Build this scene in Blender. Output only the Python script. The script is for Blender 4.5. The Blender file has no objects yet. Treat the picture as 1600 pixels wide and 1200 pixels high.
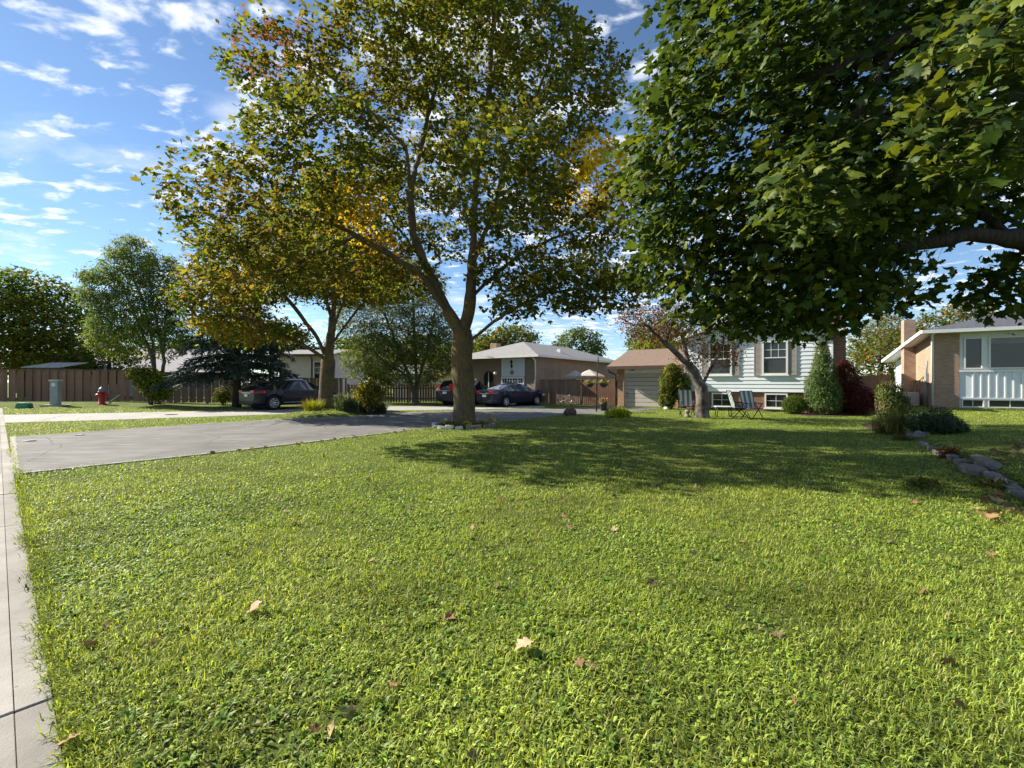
import bpy, bmesh, math, random
import numpy as np
from mathutils import Vector, Matrix

R = math.radians
sc = bpy.context.scene
col = sc.collection

# ------------------------------------------------------------------ camera
CAM_H, F, HZ = 1.5, 700.0, 597.0          # eye height, focal length in photo pixels, horizon row
cam_d = bpy.data.cameras.new('camera')
cam_d.sensor_width = 36.0
cam_d.lens = 36.0 * F / 1600.0
cam_d.shift_y = -0.0019
cam_d.clip_start = 0.05
cam_d.clip_end = 3000
cam = bpy.data.objects.new('camera', cam_d)
cam.location = (0, 0, CAM_H)
cam.rotation_euler = (R(90), 0, 0)
col.objects.link(cam)
sc.camera = cam

# ------------------------------------------------------------------ sky, sun, exposure
SUN_AZ = Vector((-0.925, 0.380))           # towards the sun, seen from above
SUN_EL = 34.0
world = bpy.data.worlds.new('World')
sc.world = world
world.use_nodes = True
wn, wl = world.node_tree.nodes, world.node_tree.links
wn.clear()
def wnode(t, **k):
    n = wn.new(t)
    for a, b in k.items():
        setattr(n, a, b)
    return n
sky = wnode('ShaderNodeTexSky', sky_type='NISHITA', sun_disc=False)
sky.sun_elevation = R(SUN_EL)
sky.sun_rotation = math.atan2(SUN_AZ.x, SUN_AZ.y) % (2 * math.pi)
sky.air_density = 0.85
sky.dust_density = 0.05
sky.ozone_density = 2.5
tc = wnode('ShaderNodeTexCoord')
sep = wnode('ShaderNodeSeparateXYZ')
wl.new(tc.outputs['Generated'], sep.inputs[0])
def wmath(op, a, b=None, clamp=False):
    n = wnode('ShaderNodeMath', operation=op, use_clamp=clamp)
    for i, v in enumerate((a, b)):
        if v is None:
            continue
        if isinstance(v, (int, float)):
            n.inputs[i].default_value = v
        else:
            wl.new(v, n.inputs[i])
    return n.outputs[0]
zc = wmath('ADD', wmath('MAXIMUM', sep.outputs[2], 0.0), 0.10)
comb = wnode('ShaderNodeCombineXYZ')
wl.new(wmath('DIVIDE', sep.outputs[0], zc), comb.inputs[0])
wl.new(wmath('DIVIDE', sep.outputs[1], zc), comb.inputs[1])
def wnoise(scale, detail, rough, off, dist=0.0):
    m = wnode('ShaderNodeMapping')
    m.inputs['Location'].default_value = off
    m.inputs['Rotation'].default_value = (0, 0, R(25))
    m.inputs['Scale'].default_value = (1.0, 1.5, 1.0)
    wl.new(comb.outputs[0], m.inputs[0])
    n = wnode('ShaderNodeTexNoise')
    n.inputs['Scale'].default_value = scale
    n.inputs['Detail'].default_value = detail
    n.inputs['Roughness'].default_value = rough
    n.inputs['Distortion'].default_value = dist
    wl.new(m.outputs[0], n.inputs['Vector'])
    return n.outputs['Fac']
HOX, HOY = 8.8, 1.1
small = wnoise(6.2, 7, 0.55, (3.1, 1.7, 0.0), 0.2)
big = wnoise(0.55, 3, 0.5, (7.3, 2.2, 0.0))
huge = wnoise(0.9, 8, 0.55, (HOX, HOY, 0.0), 0.15)
cov = wnode('ShaderNodeMapRange')
cov.inputs['From Min'].default_value = 0.35
cov.inputs['From Max'].default_value = 0.65
cov.inputs['To Min'].default_value = -0.06
cov.inputs['To Max'].default_value = 0.07
wl.new(big, cov.inputs['Value'])
c1 = wnode('ShaderNodeMapRange', interpolation_type='SMOOTHSTEP')
c1.inputs['From Min'].default_value = 0.50
c1.inputs['From Max'].default_value = 0.67
wl.new(wmath('ADD', small, cov.outputs[0]), c1.inputs['Value'])
c2 = wnode('ShaderNodeMapRange', interpolation_type='SMOOTHSTEP')
c2.inputs['From Min'].default_value = 0.57
c2.inputs['From Max'].default_value = 0.76
wl.new(huge, c2.inputs['Value'])
cm = wmath('MAXIMUM', wmath('MULTIPLY', c1.outputs[0], 0.85), wmath('MULTIPLY', c2.outputs[0], 0.92))
fade = wnode('ShaderNodeMapRange')
fade.inputs['From Min'].default_value = 0.0
fade.inputs['From Max'].default_value = 0.06
wl.new(sep.outputs[2], fade.inputs['Value'])
cm = wmath('MULTIPLY', cm, fade.outputs[0])
mixc = wnode('ShaderNodeMix', data_type='RGBA')
wl.new(cm, mixc.inputs['Factor'])
tint = wnode('ShaderNodeMix', data_type='RGBA', blend_type='MULTIPLY')
tint.inputs['Factor'].default_value = 1.0
wl.new(sky.outputs[0], tint.inputs['A'])
tint.inputs['B'].default_value = (0.92, 1.0, 1.03, 1)
wl.new(tint.outputs['Result'], mixc.inputs['A'])
mixc.inputs['B'].default_value = (7.2, 7.5, 8.0, 1)
bg = wnode('ShaderNodeBackground')
bg.inputs['Strength'].default_value = 0.066
wl.new(mixc.outputs['Result'], bg.inputs['Color'])
wo = wnode('ShaderNodeOutputWorld')
wl.new(bg.outputs[0], wo.inputs['Surface'])

sun_d = bpy.data.lights.new('sun', 'SUN')
sun_d.energy = 4.8
sun_d.angle = R(0.53)
sun_d.color = (1.0, 0.93, 0.80)
sun = bpy.data.objects.new('sun', sun_d)
col.objects.link(sun)
to_sun = Vector((SUN_AZ.x * math.cos(R(SUN_EL)), SUN_AZ.y * math.cos(R(SUN_EL)), math.sin(R(SUN_EL))))
sun.rotation_euler = (-to_sun).to_track_quat('-Z', 'Y').to_euler()
sun.location = to_sun * 60

sc.view_settings.view_transform = 'Standard'
sc.view_settings.look = 'None'
sc.view_settings.gamma = 1.0
sc.view_settings.use_curve_mapping = False
sc.view_settings.exposure = 1.3
sc.cycles.max_bounces = 7
sc.cycles.diffuse_bounces = 4
sc.cycles.glossy_bounces = 3
sc.cycles.transmission_bounces = 5
sc.cycles.use_denoising = True
sc.cycles.sample_clamp_indirect = 6.0

# ------------------------------------------------------------------ helpers
def at(px, py, Y):
    "photo pixel at a chosen real distance -> real point"
    return Vector(((px - 800) / F * Y, Y, CAM_H + (HZ - py) / F * Y))
def G(px, py):
    Y = F * CAM_H / (py - HZ)
    return Vector(((px - 800) / F * Y, Y, 0))

def tag(o, label=None, cat=None, group=None, kind=None):
    if label: o['label'] = label
    if cat: o['category'] = cat
    if group: o['group'] = group
    if kind: o['kind'] = kind
    return o
def link(name, me, mat=None, parent=None):
    o = bpy.data.objects.new(name, me)
    col.objects.link(o)
    if mat is not None and me is not None and len(me.materials) == 0:
        me.materials.append(mat)
    if parent is not None:
        o.parent = parent
    return o
def thing(name, label, cat, loc=(0, 0, 0), rz=0.0, group=None):
    o = bpy.data.objects.new(name, None)
    o.empty_display_size = 0.2
    col.objects.link(o)
    o.location = loc
    o.rotation_euler = (0, 0, rz)
    return tag(o, label, cat, group)
def copy_tree(o, parent=None):
    c = o.copy(); col.objects.link(c); c.parent = parent
    for ch in list(o.children):
        copy_tree(ch, c)
    return c

def npmesh(name, verts, faces, tint=None, smooth=False):
    "verts (n,3), faces (m,k) with one k"
    me = bpy.data.meshes.new(name)
    verts = np.ascontiguousarray(verts, dtype=np.float32)
    faces = np.ascontiguousarray(faces, dtype=np.int32)
    n, (m, k) = len(verts), faces.shape
    me.vertices.add(n)
    me.vertices.foreach_set('co', verts.ravel())
    me.loops.add(m * k)
    me.loops.foreach_set('vertex_index', faces.ravel())
    me.polygons.add(m)
    me.polygons.foreach_set('loop_start', np.arange(0, m * k, k, dtype=np.int32))
    try:
        me.polygons.foreach_set('loop_total', np.full(m, k, dtype=np.int32))
    except Exception:
        pass
    if smooth:
        me.polygons.foreach_set('use_smooth', np.ones(m, dtype=bool))
    if tint is not None:
        a = me.attributes.new('tint', 'FLOAT_COLOR', 'POINT')
        c = np.ones((n, 4), dtype=np.float32)
        c[:, :3] = tint
        a.data.foreach_set('color', c.ravel())
    me.update(calc_edges=True)
    return me

class MB:
    "collects simple solids into one mesh"
    def __init__(s):
        s.v, s.f, s.sm = [], [], []
    def add(s, vs, fs, smooth=False):
        o = len(s.v)
        s.v += [tuple(v) for v in vs]
        s.f += [tuple(i + o for i in f) for f in fs]
        s.sm += [smooth] * len(fs)
        return s
    def box(s, x0, x1, y0, y1, z0, z1):
        vs = [(x0, y0, z0), (x1, y0, z0), (x1, y1, z0), (x0, y1, z0), (x0, y0, z1), (x1, y0, z1), (x1, y1, z1), (x0, y1, z1)]
        return s.add(vs, [(3, 2, 1, 0), (4, 5, 6, 7), (0, 1, 5, 4), (1, 2, 6, 5), (2, 3, 7, 6), (3, 0, 4, 7)])
    def prism(s, poly, axis, a0, a1):
        "extrude 2D polygon along axis (0 x, 1 y, 2 z)"
        def P(q, a):
            return {0: (a, q[0], q[1]), 1: (q[0], a, q[1]), 2: (q[0], q[1], a)}[axis]
        n = len(poly)
        vs = [P(q, a0) for q in poly] + [P(q, a1) for q in poly]
        fs = [tuple(range(n - 1, -1, -1)), tuple(range(n, 2 * n))]
        fs += [(i, (i + 1) % n, n + (i + 1) % n, n + i) for i in range(n)]
        return s.add(vs, fs)
    def tube(s, pts, rad, k=8, cap=True):
        pts = [Vector(p) for p in pts]
        n = len(pts)
        if not hasattr(rad, '__len__'):
            rad = [rad] * n
        vs, fs = [], []
        ref = None
        for i, p in enumerate(pts):
            t = (pts[min(i + 1, n - 1)] - pts[max(i - 1, 0)])
            t = t.normalized() if t.length > 1e-9 else Vector((0, 0, 1))
            if ref is None:
                ref = t.orthogonal().normalized()
            ref = ref - t * ref.dot(t)
            ref = ref.normalized() if ref.length > 1e-6 else t.orthogonal().normalized()
            b = t.cross(ref)
            for j in range(k):
                a = 2 * math.pi * j / k
                vs.append(p + (ref * math.cos(a) + b * math.sin(a)) * rad[i])
        for i in range(n - 1):
            for j in range(k):
                fs.append((i * k + j, i * k + (j + 1) % k, (i + 1) * k + (j + 1) % k, (i + 1) * k + j))
        s.add(vs, fs, True)
        if cap:
            o = len(s.v) - len(vs)
            s.f += [tuple(o + j for j in range(k - 1, -1, -1)), tuple(o + (n - 1) * k + j for j in range(k))]
            s.sm += [False, False]
        return s
    def lathe(s, prof, k=20, c=(0, 0, 0), axis='z'):
        vs, fs = [], []
        for (r, h) in prof:
            for j in range(k):
                a = 2 * math.pi * j / k
                x, y = r * math.cos(a), r * math.sin(a)
                v = (x, y, h) if axis == 'z' else (x, h, y)
                vs.append((v[0] + c[0], v[1] + c[1], v[2] + c[2]))
        n = len(prof)
        for i in range(n - 1):
            for j in range(k):
                fs.append((i * k + j, i * k + (j + 1) % k, (i + 1) * k + (j + 1) % k, (i + 1) * k + j))
        return s.add(vs, fs, True)
    def mesh(s, name):
        me = bpy.data.meshes.new(name)
        me.from_pydata(s.v, [], s.f)
        me.polygons.foreach_set('use_smooth', s.sm)
        bm = bmesh.new(); bm.from_mesh(me)
        bmesh.ops.recalc_face_normals(bm, faces=bm.faces)
        bm.to_mesh(me); bm.free()
        me.update()
        return me
    def build(s, name, mat, parent=None, bevel=0.0):
        o = link(name, s.mesh(name), mat, parent)
        if bevel:
            m = o.modifiers.new('bevel', 'BEVEL'); m.width = bevel; m.segments = 2; m.limit_method = 'ANGLE'
        return o
def box(name, mat, parent, x0, x1, y0, y1, z0, z1, bevel=0.0):
    return MB().box(x0, x1, y0, y1, z0, z1).build(name, mat, parent, bevel)

# ------------------------------------------------------------------ materials
def new_mat(name):
    m = bpy.data.materials.new(name)
    m.use_nodes = True
    nt = m.node_tree
    nt.nodes.clear()
    out = nt.nodes.new('ShaderNodeOutputMaterial')
    return m, nt, out
def rgba(c):
    return (c[0], c[1], c[2], 1.0)
def mat(name, c, rough=0.6, var=0.18, scale=6.0, spec=0.3, metal=0.0, bump=0.0, bscale=40.0, stretch=(1, 1, 1), c2=None, coat=0.0):
    m, nt, out = new_mat(name)
    N, L = nt.nodes, nt.links
    p = N.new('ShaderNodeBsdfPrincipled')
    p.inputs['Roughness'].default_value = rough
    p.inputs['Specular IOR Level'].default_value = spec
    p.inputs['Metallic'].default_value = metal
    p.inputs['Coat Weight'].default_value = coat
    p.inputs['Coat Roughness'].default_value = 0.04
    t = N.new('ShaderNodeTexCoord')
    mp = N.new('ShaderNodeMapping')
    mp.inputs['Scale'].default_value = stretch
    L.new(t.outputs['Object'], mp.inputs[0])
    n = N.new('ShaderNodeTexNoise')
    n.inputs['Scale'].default_value = scale
    n.inputs['Detail'].default_value = 6
    n.inputs['Roughness'].default_value = 0.65
    L.new(mp.outputs[0], n.inputs['Vector'])
    cr = N.new('ShaderNodeValToRGB')
    a = tuple(x * (1 - var) for x in c)
    b = tuple(min(1, x * (1 + var)) for x in (c2 or c))
    cr.color_ramp.elements[0].position = 0.3
    cr.color_ramp.elements[1].position = 0.7
    cr.color_ramp.elements[0].color = rgba(a)
    cr.color_ramp.elements[1].color = rgba(b)
    L.new(n.outputs['Fac'], cr.inputs[0])
    oi = N.new('ShaderNodeObjectInfo')
    hs = N.new('ShaderNodeHueSaturation')
    mr = N.new('ShaderNodeMapRange')
    mr.inputs['To Min'].default_value = 1 - var * 0.6
    mr.inputs['To Max'].default_value = 1 + var * 0.6
    L.new(oi.outputs['Random'], mr.inputs['Value'])
    L.new(mr.outputs[0], hs.inputs['Value'])
    L.new(cr.outputs[0], hs.inputs['Color'])
    L.new(hs.outputs[0], p.inputs['Base Color'])
    if bump:
        n2 = N.new('ShaderNodeTexNoise')
        n2.inputs['Scale'].default_value = bscale
        n2.inputs['Detail'].default_value = 5
        L.new(mp.outputs[0], n2.inputs['Vector'])
        bp = N.new('ShaderNodeBump')
        bp.inputs['Strength'].default_value = bump
        bp.inputs['Distance'].default_value = 0.02
        L.new(n2.outputs['Fac'], bp.inputs['Height'])
        L.new(bp.outputs[0], p.inputs['Normal'])
    L.new(p.outputs[0], out.inputs['Surface'])
    return m
def leaf_mat(name, trans=0.4, rough=0.45, spec=0.35, gain=(1.5, 1.35, 0.7)):
    m, nt, out = new_mat(name)
    N, L = nt.nodes, nt.links
    a = N.new('ShaderNodeAttribute'); a.attribute_name = 'tint'
    p = N.new('ShaderNodeBsdfPrincipled')
    p.inputs['Roughness'].default_value = rough
    p.inputs['Specular IOR Level'].default_value = spec
    L.new(a.outputs['Color'], p.inputs['Base Color'])
    tr = N.new('ShaderNodeBsdfTranslucent')
    mu = N.new('ShaderNodeMix'); mu.data_type = 'RGBA'; mu.blend_type = 'MULTIPLY'
    mu.inputs['Factor'].default_value = 1.0
    mu.clamp_result = False
    mu.inputs['B'].default_value = rgba(gain)
    L.new(a.outputs['Color'], mu.inputs['A'])
    L.new(mu.outputs['Result'], tr.inputs['Color'])
    mx = N.new('ShaderNodeMixShader')
    mx.inputs[0].default_value = trans
    L.new(p.outputs[0], mx.inputs[1])
    L.new(tr.outputs[0], mx.inputs[2])
    L.new(mx.outputs[0], out.inputs['Surface'])
    return m
def brick_mat(name, c1, c2, mortar, scale=1.0, bw=0.21, rh=0.075):
    m, nt, out = new_mat(name)
    N, L = nt.nodes, nt.links
    t = N.new('ShaderNodeTexCoord')
    sp = N.new('ShaderNodeSeparateXYZ'); L.new(t.outputs['Object'], sp.inputs[0])
    ad = N.new('ShaderNodeMath'); ad.operation = 'ADD'
    L.new(sp.outputs[0], ad.inputs[0]); L.new(sp.outputs[1], ad.inputs[1])
    cb = N.new('ShaderNodeCombineXYZ'); L.new(ad.outputs[0], cb.inputs[0]); L.new(sp.outputs[2], cb.inputs[1])
    b = N.new('ShaderNodeTexBrick')
    b.inputs['Scale'].default_value = scale
    b.inputs['Brick Width'].default_value = bw
    b.inputs['Row Height'].default_value = rh
    b.inputs['Mortar Size'].default_value = 0.009
    b.inputs['Bias'].default_value = -0.1
    b.inputs['Color1'].default_value = rgba(c1)
    b.inputs['Color2'].default_value = rgba(c2)
    b.inputs['Mortar'].default_value = rgba(mortar)
    L.new(cb.outputs[0], b.inputs['Vector'])
    n = N.new('ShaderNodeTexNoise'); n.inputs['Scale'].default_value = 1.6; n.inputs['Detail'].default_value = 8
    L.new(t.outputs['Object'], n.inputs['Vector'])
    mr = N.new('ShaderNodeMapRange'); mr.inputs['To Min'].default_value = 0.75; mr.inputs['To Max'].default_value = 1.25
    L.new(n.outputs['Fac'], mr.inputs['Value'])
    hs = N.new('ShaderNodeHueSaturation')
    L.new(b.outputs['Color'], hs.inputs['Color']); L.new(mr.outputs[0], hs.inputs['Value'])
    p = N.new('ShaderNodeBsdfPrincipled'); p.inputs['Roughness'].default_value = 0.85
    p.inputs['Specular IOR Level'].default_value = 0.2
    L.new(hs.outputs[0], p.inputs['Base Color'])
    bp = N.new('ShaderNodeBump'); bp.invert = True; bp.inputs['Strength'].default_value = 0.6; bp.inputs['Distance'].default_value = 0.012
    L.new(b.outputs['Fac'], bp.inputs['Height']); L.new(bp.outputs[0], p.inputs['Normal'])
    L.new(p.outputs[0], out.inputs['Surface'])
    return m
def bark_mat(name, c, c2, lichen=None, amount=0.5):
    m, nt, out = new_mat(name)
    N, L = nt.nodes, nt.links
    t = N.new('ShaderNodeTexCoord')
    mp = N.new('ShaderNodeMapping'); mp.inputs['Scale'].default_value = (1, 1, 0.15)
    L.new(t.outputs['Object'], mp.inputs[0])
    n = N.new('ShaderNodeTexNoise'); n.inputs['Scale'].default_value = 22; n.inputs['Detail'].default_value = 8; n.inputs['Roughness'].default_value = 0.7
    L.new(mp.outputs[0], n.inputs['Vector'])
    cr = N.new('ShaderNodeValToRGB')
    cr.color_ramp.elements[0].position = 0.35; cr.color_ramp.elements[1].position = 0.68
    cr.color_ramp.elements[0].color = rgba(c); cr.color_ramp.elements[1].color = rgba(c2)
    L.new(n.outputs['Fac'], cr.inputs[0])
    colr = cr.outputs[0]
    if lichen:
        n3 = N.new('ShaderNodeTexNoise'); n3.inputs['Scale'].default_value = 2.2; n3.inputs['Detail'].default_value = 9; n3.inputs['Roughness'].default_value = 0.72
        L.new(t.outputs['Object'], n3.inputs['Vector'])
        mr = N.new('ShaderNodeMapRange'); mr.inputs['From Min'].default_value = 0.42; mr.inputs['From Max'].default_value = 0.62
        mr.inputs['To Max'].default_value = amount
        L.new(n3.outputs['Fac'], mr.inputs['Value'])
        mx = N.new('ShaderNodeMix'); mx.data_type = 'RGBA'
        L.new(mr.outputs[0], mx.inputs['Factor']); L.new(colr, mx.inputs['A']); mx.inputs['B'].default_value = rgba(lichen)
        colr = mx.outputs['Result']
    p = N.new('ShaderNodeBsdfPrincipled'); p.inputs['Roughness'].default_value = 0.9; p.inputs['Specular IOR Level'].default_value = 0.15
    L.new(colr, p.inputs['Base Color'])
    bp = N.new('ShaderNodeBump'); bp.inputs['Strength'].default_value = 1.0; bp.inputs['Distance'].default_value = 0.06
    L.new(n.outputs['Fac'], bp.inputs['Height']); L.new(bp.outputs[0], p.inputs['Normal'])
    L.new(p.outputs[0], out.inputs['Surface'])
    return m

M = {}
M['asphalt'] = None
M['concrete'] = mat('concrete', (0.265, 0.248, 0.222), 0.85, 0.28, 1.7, 0.2, bump=0.25, bscale=120)
M['kerb'] = mat('kerb_concrete', (0.30, 0.28, 0.25), 0.85, 0.2, 5.0, 0.2, bump=0.3, bscale=90)
M['soil'] = mat('mulch_soil', (0.085, 0.06, 0.042), 0.95, 0.45, 14, 0.1, bump=0.8, bscale=30)
M['white'] = mat('white_paint', (0.74, 0.76, 0.76), 0.5, 0.05, 3, 0.35)
M['siding'] = mat('pale_blue_white_siding', (0.69, 0.73, 0.77), 0.55, 0.05, 2.5, 0.3)
M['trim'] = mat('white_trim', (0.72, 0.72, 0.70), 0.5, 0.06, 4, 0.35)
M['shutter'] = mat('taupe_shutter', (0.34, 0.31, 0.29), 0.6, 0.08, 6, 0.25)
M['glass'] = mat('dark_window_glass', (0.022, 0.026, 0.03), 0.05, 0.3, 1.2, 0.6)
M['curtain'] = mat('pale_curtain', (0.30, 0.31, 0.33), 0.8, 0.1, 9, 0.1, stretch=(6, 6, 0.5))
M['brick_red'] = brick_mat('red_brown_brick', (0.20, 0.085, 0.06), (0.27, 0.13, 0.085), (0.24, 0.2, 0.17))
M['brick_tan'] = brick_mat('tan_brick', (0.33, 0.20, 0.125), (0.42, 0.28, 0.19), (0.34, 0.3, 0.25))
M['brick_orange'] = brick_mat('orange_brick', (0.38, 0.20, 0.10), (0.46, 0.27, 0.15), (0.36, 0.3, 0.24))
M['brick_pale'] = brick_mat('pale_brown_brick', (0.27, 0.19, 0.14), (0.33, 0.245, 0.185), (0.30, 0.26, 0.22))
M['shingle_grey'] = mat('grey_shingles', (0.24, 0.235, 0.235), 0.9, 0.22, 5, 0.15, bump=0.5, bscale=14, stretch=(1, 1, 3))
M['shingle_dark'] = mat('dark_grey_shingles', (0.085, 0.09, 0.105), 0.9, 0.25, 7, 0.15, bump=0.5, bscale=14)
M['shingle_brown'] = mat('brown_shingles', (0.19, 0.135, 0.105), 0.9, 0.2, 6, 0.15, bump=0.5, bscale=14)
M['shingle_pale'] = mat('pale_lavender_shingles', (0.36, 0.34, 0.36), 0.9, 0.15, 5, 0.15, bump=0.4, bscale=14)
M['soffit'] = mat('brown_fascia', (0.10, 0.06, 0.045), 0.6, 0.15, 4, 0.25)
M['fence'] = mat('weathered_fence_wood', (0.21, 0.125, 0.085), 0.85, 0.25, 5, 0.15, bump=0.4, bscale=30, stretch=(4, 4, 0.4))
M['fence_grey'] = mat('greyed_fence_wood', (0.205, 0.145, 0.11), 0.85, 0.25, 5, 0.15, bump=0.4, bscale=30, stretch=(4, 4, 0.4))
M['fence_red'] = mat('reddish_fence_wood', (0.18, 0.095, 0.062), 0.8, 0.25, 5, 0.15, bump=0.4, bscale=30, stretch=(4, 4, 0.4))
M['garage_door'] = mat('beige_grey_garage_door', (0.50, 0.455, 0.41), 0.55, 0.05, 3, 0.3)
M['pinkwall'] = mat('pale_pink_stucco', (0.56, 0.50, 0.50), 0.8, 0.08, 3, 0.2)
M['black_metal'] = mat('black_metal', (0.02, 0.02, 0.022), 0.45, 0.2, 9, 0.4)
M['grey_metal'] = mat('grey_green_metal', (0.25, 0.29, 0.29), 0.5, 0.12, 5, 0.4)
M['silver'] = mat('silver_alloy', (0.62, 0.63, 0.65), 0.28, 0.08, 5, 0.5, metal=0.85)
M['rubber'] = mat('tyre_rubber', (0.018, 0.018, 0.019), 0.8, 0.25, 20, 0.2)
M['rubber_trim'] = mat('dark_plastic', (0.02, 0.02, 0.022), 0.55, 0.2, 12, 0.3)
M['navy_paint'] = mat('navy_car_paint', (0.006, 0.008, 0.022), 0.35, 0.1, 3, 0.3, metal=0.0, coat=0.35)
M['blue_paint'] = mat('dark_blue_car_paint', (0.007, 0.010, 0.035), 0.35, 0.1, 3, 0.3, metal=0.0, coat=0.4)
M['slate_paint'] = mat('slate_blue_car_paint', (0.022, 0.026, 0.036), 0.35, 0.1, 3, 0.4, metal=0.1, coat=0.4)
M['carglass'] = mat('tinted_car_glass', (0.008, 0.010, 0.014), 0.03, 0.2, 1, 0.8, coat=0.5)
M['tail_red'] = mat('tail_light_red', (0.45, 0.01, 0.015), 0.15, 0.1, 6, 0.6, coat=0.6)
M['plate'] = mat('white_plate', (0.66, 0.68, 0.70), 0.4, 0.05, 4, 0.3)
M['headlamp'] = mat('clear_headlamp', (0.5, 0.52, 0.55), 0.1, 0.05, 4, 0.7)
M['stone'] = mat('grey_stone', (0.19, 0.172, 0.16), 0.9, 0.28, 7, 0.2, bump=0.7, bscale=22)
M['stone_pale'] = mat('pale_stone', (0.50, 0.49, 0.46), 0.9, 0.22, 7, 0.2, bump=0.5, bscale=22)
M['stone_brown'] = mat('brown_boulder_stone', (0.115, 0.075, 0.065), 0.9, 0.4, 9, 0.2, bump=0.8, bscale=18)
M['hydrant_red'] = mat('hydrant_red_paint', (0.42, 0.02, 0.03), 0.45, 0.2, 7, 0.4)
M['hydrant_cap'] = mat('hydrant_teal_paint', (0.10, 0.2, 0.23), 0.45, 0.2, 7, 0.4)
M['green_plastic'] = mat('green_plastic', (0.03, 0.20, 0.12), 0.5, 0.1, 7, 0.4)
M['fabric'] = mat('pale_striped_fabric', (0.50, 0.53, 0.51), 0.9, 0.08, 5, 0.1)
M['fabric_green'] = mat('grey_green_fabric', (0.13, 0.16, 0.15), 0.9, 0.1, 5, 0.1)
M['tan_canvas'] = mat('tan_canvas', (0.44, 0.40, 0.36), 0.85, 0.08, 3, 0.1)
M['white_fleck'] = mat('pale_litter', (0.6, 0.58, 0.54), 0.8, 0.1, 10, 0.2)
M['yellow'] = mat('yellow_paint', (0.6, 0.45, 0.02), 0.5, 0.1, 5, 0.3)
M['gas_pipe'] = mat('yellow_pipe', (0.55, 0.38, 0.12), 0.5, 0.15, 6, 0.3)
M['letter'] = mat('black_lettering', (0.03, 0.03, 0.035), 0.5, 0.1, 5, 0.3)
M['leaf'] = leaf_mat('tree_leaf', 0.5, 0.65, 0.15)
M['leaf_near'] = leaf_mat('maple_leaf', 0.36, 0.55, 0.22)
M['needle'] = leaf_mat('conifer_needle', 0.12, 0.6, 0.25, (1.2, 1.2, 0.8))
M['grass'] = leaf_mat('grass_blade', 0.42, 0.5, 0.22, (1.35, 1.3, 0.6))
M['dead_leaf'] = leaf_mat('fallen_leaf', 0.15, 0.7, 0.2, (1.1, 1.0, 0.8))
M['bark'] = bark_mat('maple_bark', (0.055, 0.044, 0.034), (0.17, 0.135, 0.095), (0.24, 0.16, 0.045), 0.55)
M['bark_dark'] = bark_mat('dark_bark', (0.035, 0.028, 0.025), (0.10, 0.08, 0.065))
M['bark_pale'] = bark_mat('pale_flaky_bark', (0.026, 0.019, 0.016), (0.135, 0.105, 0.088), (0.34, 0.31, 0.27), 0.6)
M['bark_birch'] = bark_mat('grey_bark', (0.08, 0.075, 0.06), (0.22, 0.205, 0.17))
# ------------------------------------------------------------------ ground
rng = np.random.default_rng(11)
def sstep(a, b, x):
    t = np.clip((x - a) / (b - a), 0, 1)
    return t * t * (3 - 2 * t)
LINE_P, LINE_D, LINE_N = np.array((10.3, 11.3)), np.array((0.54, 0.842)), np.array((0.842, -0.54))
MOUND = (-8.6, 21.0)
def gz(x, y):
    x = np.asarray(x, float); y = np.asarray(y, float)
    s = (x - LINE_P[0]) * LINE_N[0] + (y - LINE_P[1]) * LINE_N[1]
    z = 0.10 * sstep(0.02, 0.2, s) + 0.16 * sstep(0.2, 3.0, s)
    r2 = ((x - MOUND[0]) ** 2 + (y - MOUND[1]) ** 2) / 2.4 ** 2
    z = z + 0.22 * np.clip(1 - r2, 0, 1) ** 2
    z = z + 0.22 * sstep(-19, -27, x) * sstep(25, 29, y)
    return z
def gzf(x, y):
    return float(gz(x, y))

def axis_coords(fine0, fine1, step, far):
    a = list(np.arange(fine0, fine1 + 1e-6, step))
    lo, hi, d = a[0], a[-1], step
    left, right = [], []
    while lo > -far:
        d *= 1.35; lo -= d; left.append(lo)
    d = step
    while hi < far:
        d *= 1.35; hi += d; right.append(hi)
    return np.array(left[::-1] + a + right)
gx = axis_coords(-30, 26, 0.4, 700)
gy = axis_coords(0, 34, 0.4, 900)
XX, YY = np.meshgrid(gx, gy)
ZZ = gz(XX, YY)
gv = np.stack([XX.ravel(), YY.ravel(), ZZ.ravel()], 1)
nx, ny = len(gx), len(gy)
ii = np.arange(nx - 1)[None, :] + np.arange(ny - 1)[:, None] * nx
gf = np.stack([ii, ii + 1, ii + nx + 1, ii + nx], -1).reshape(-1, 4)

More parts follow.
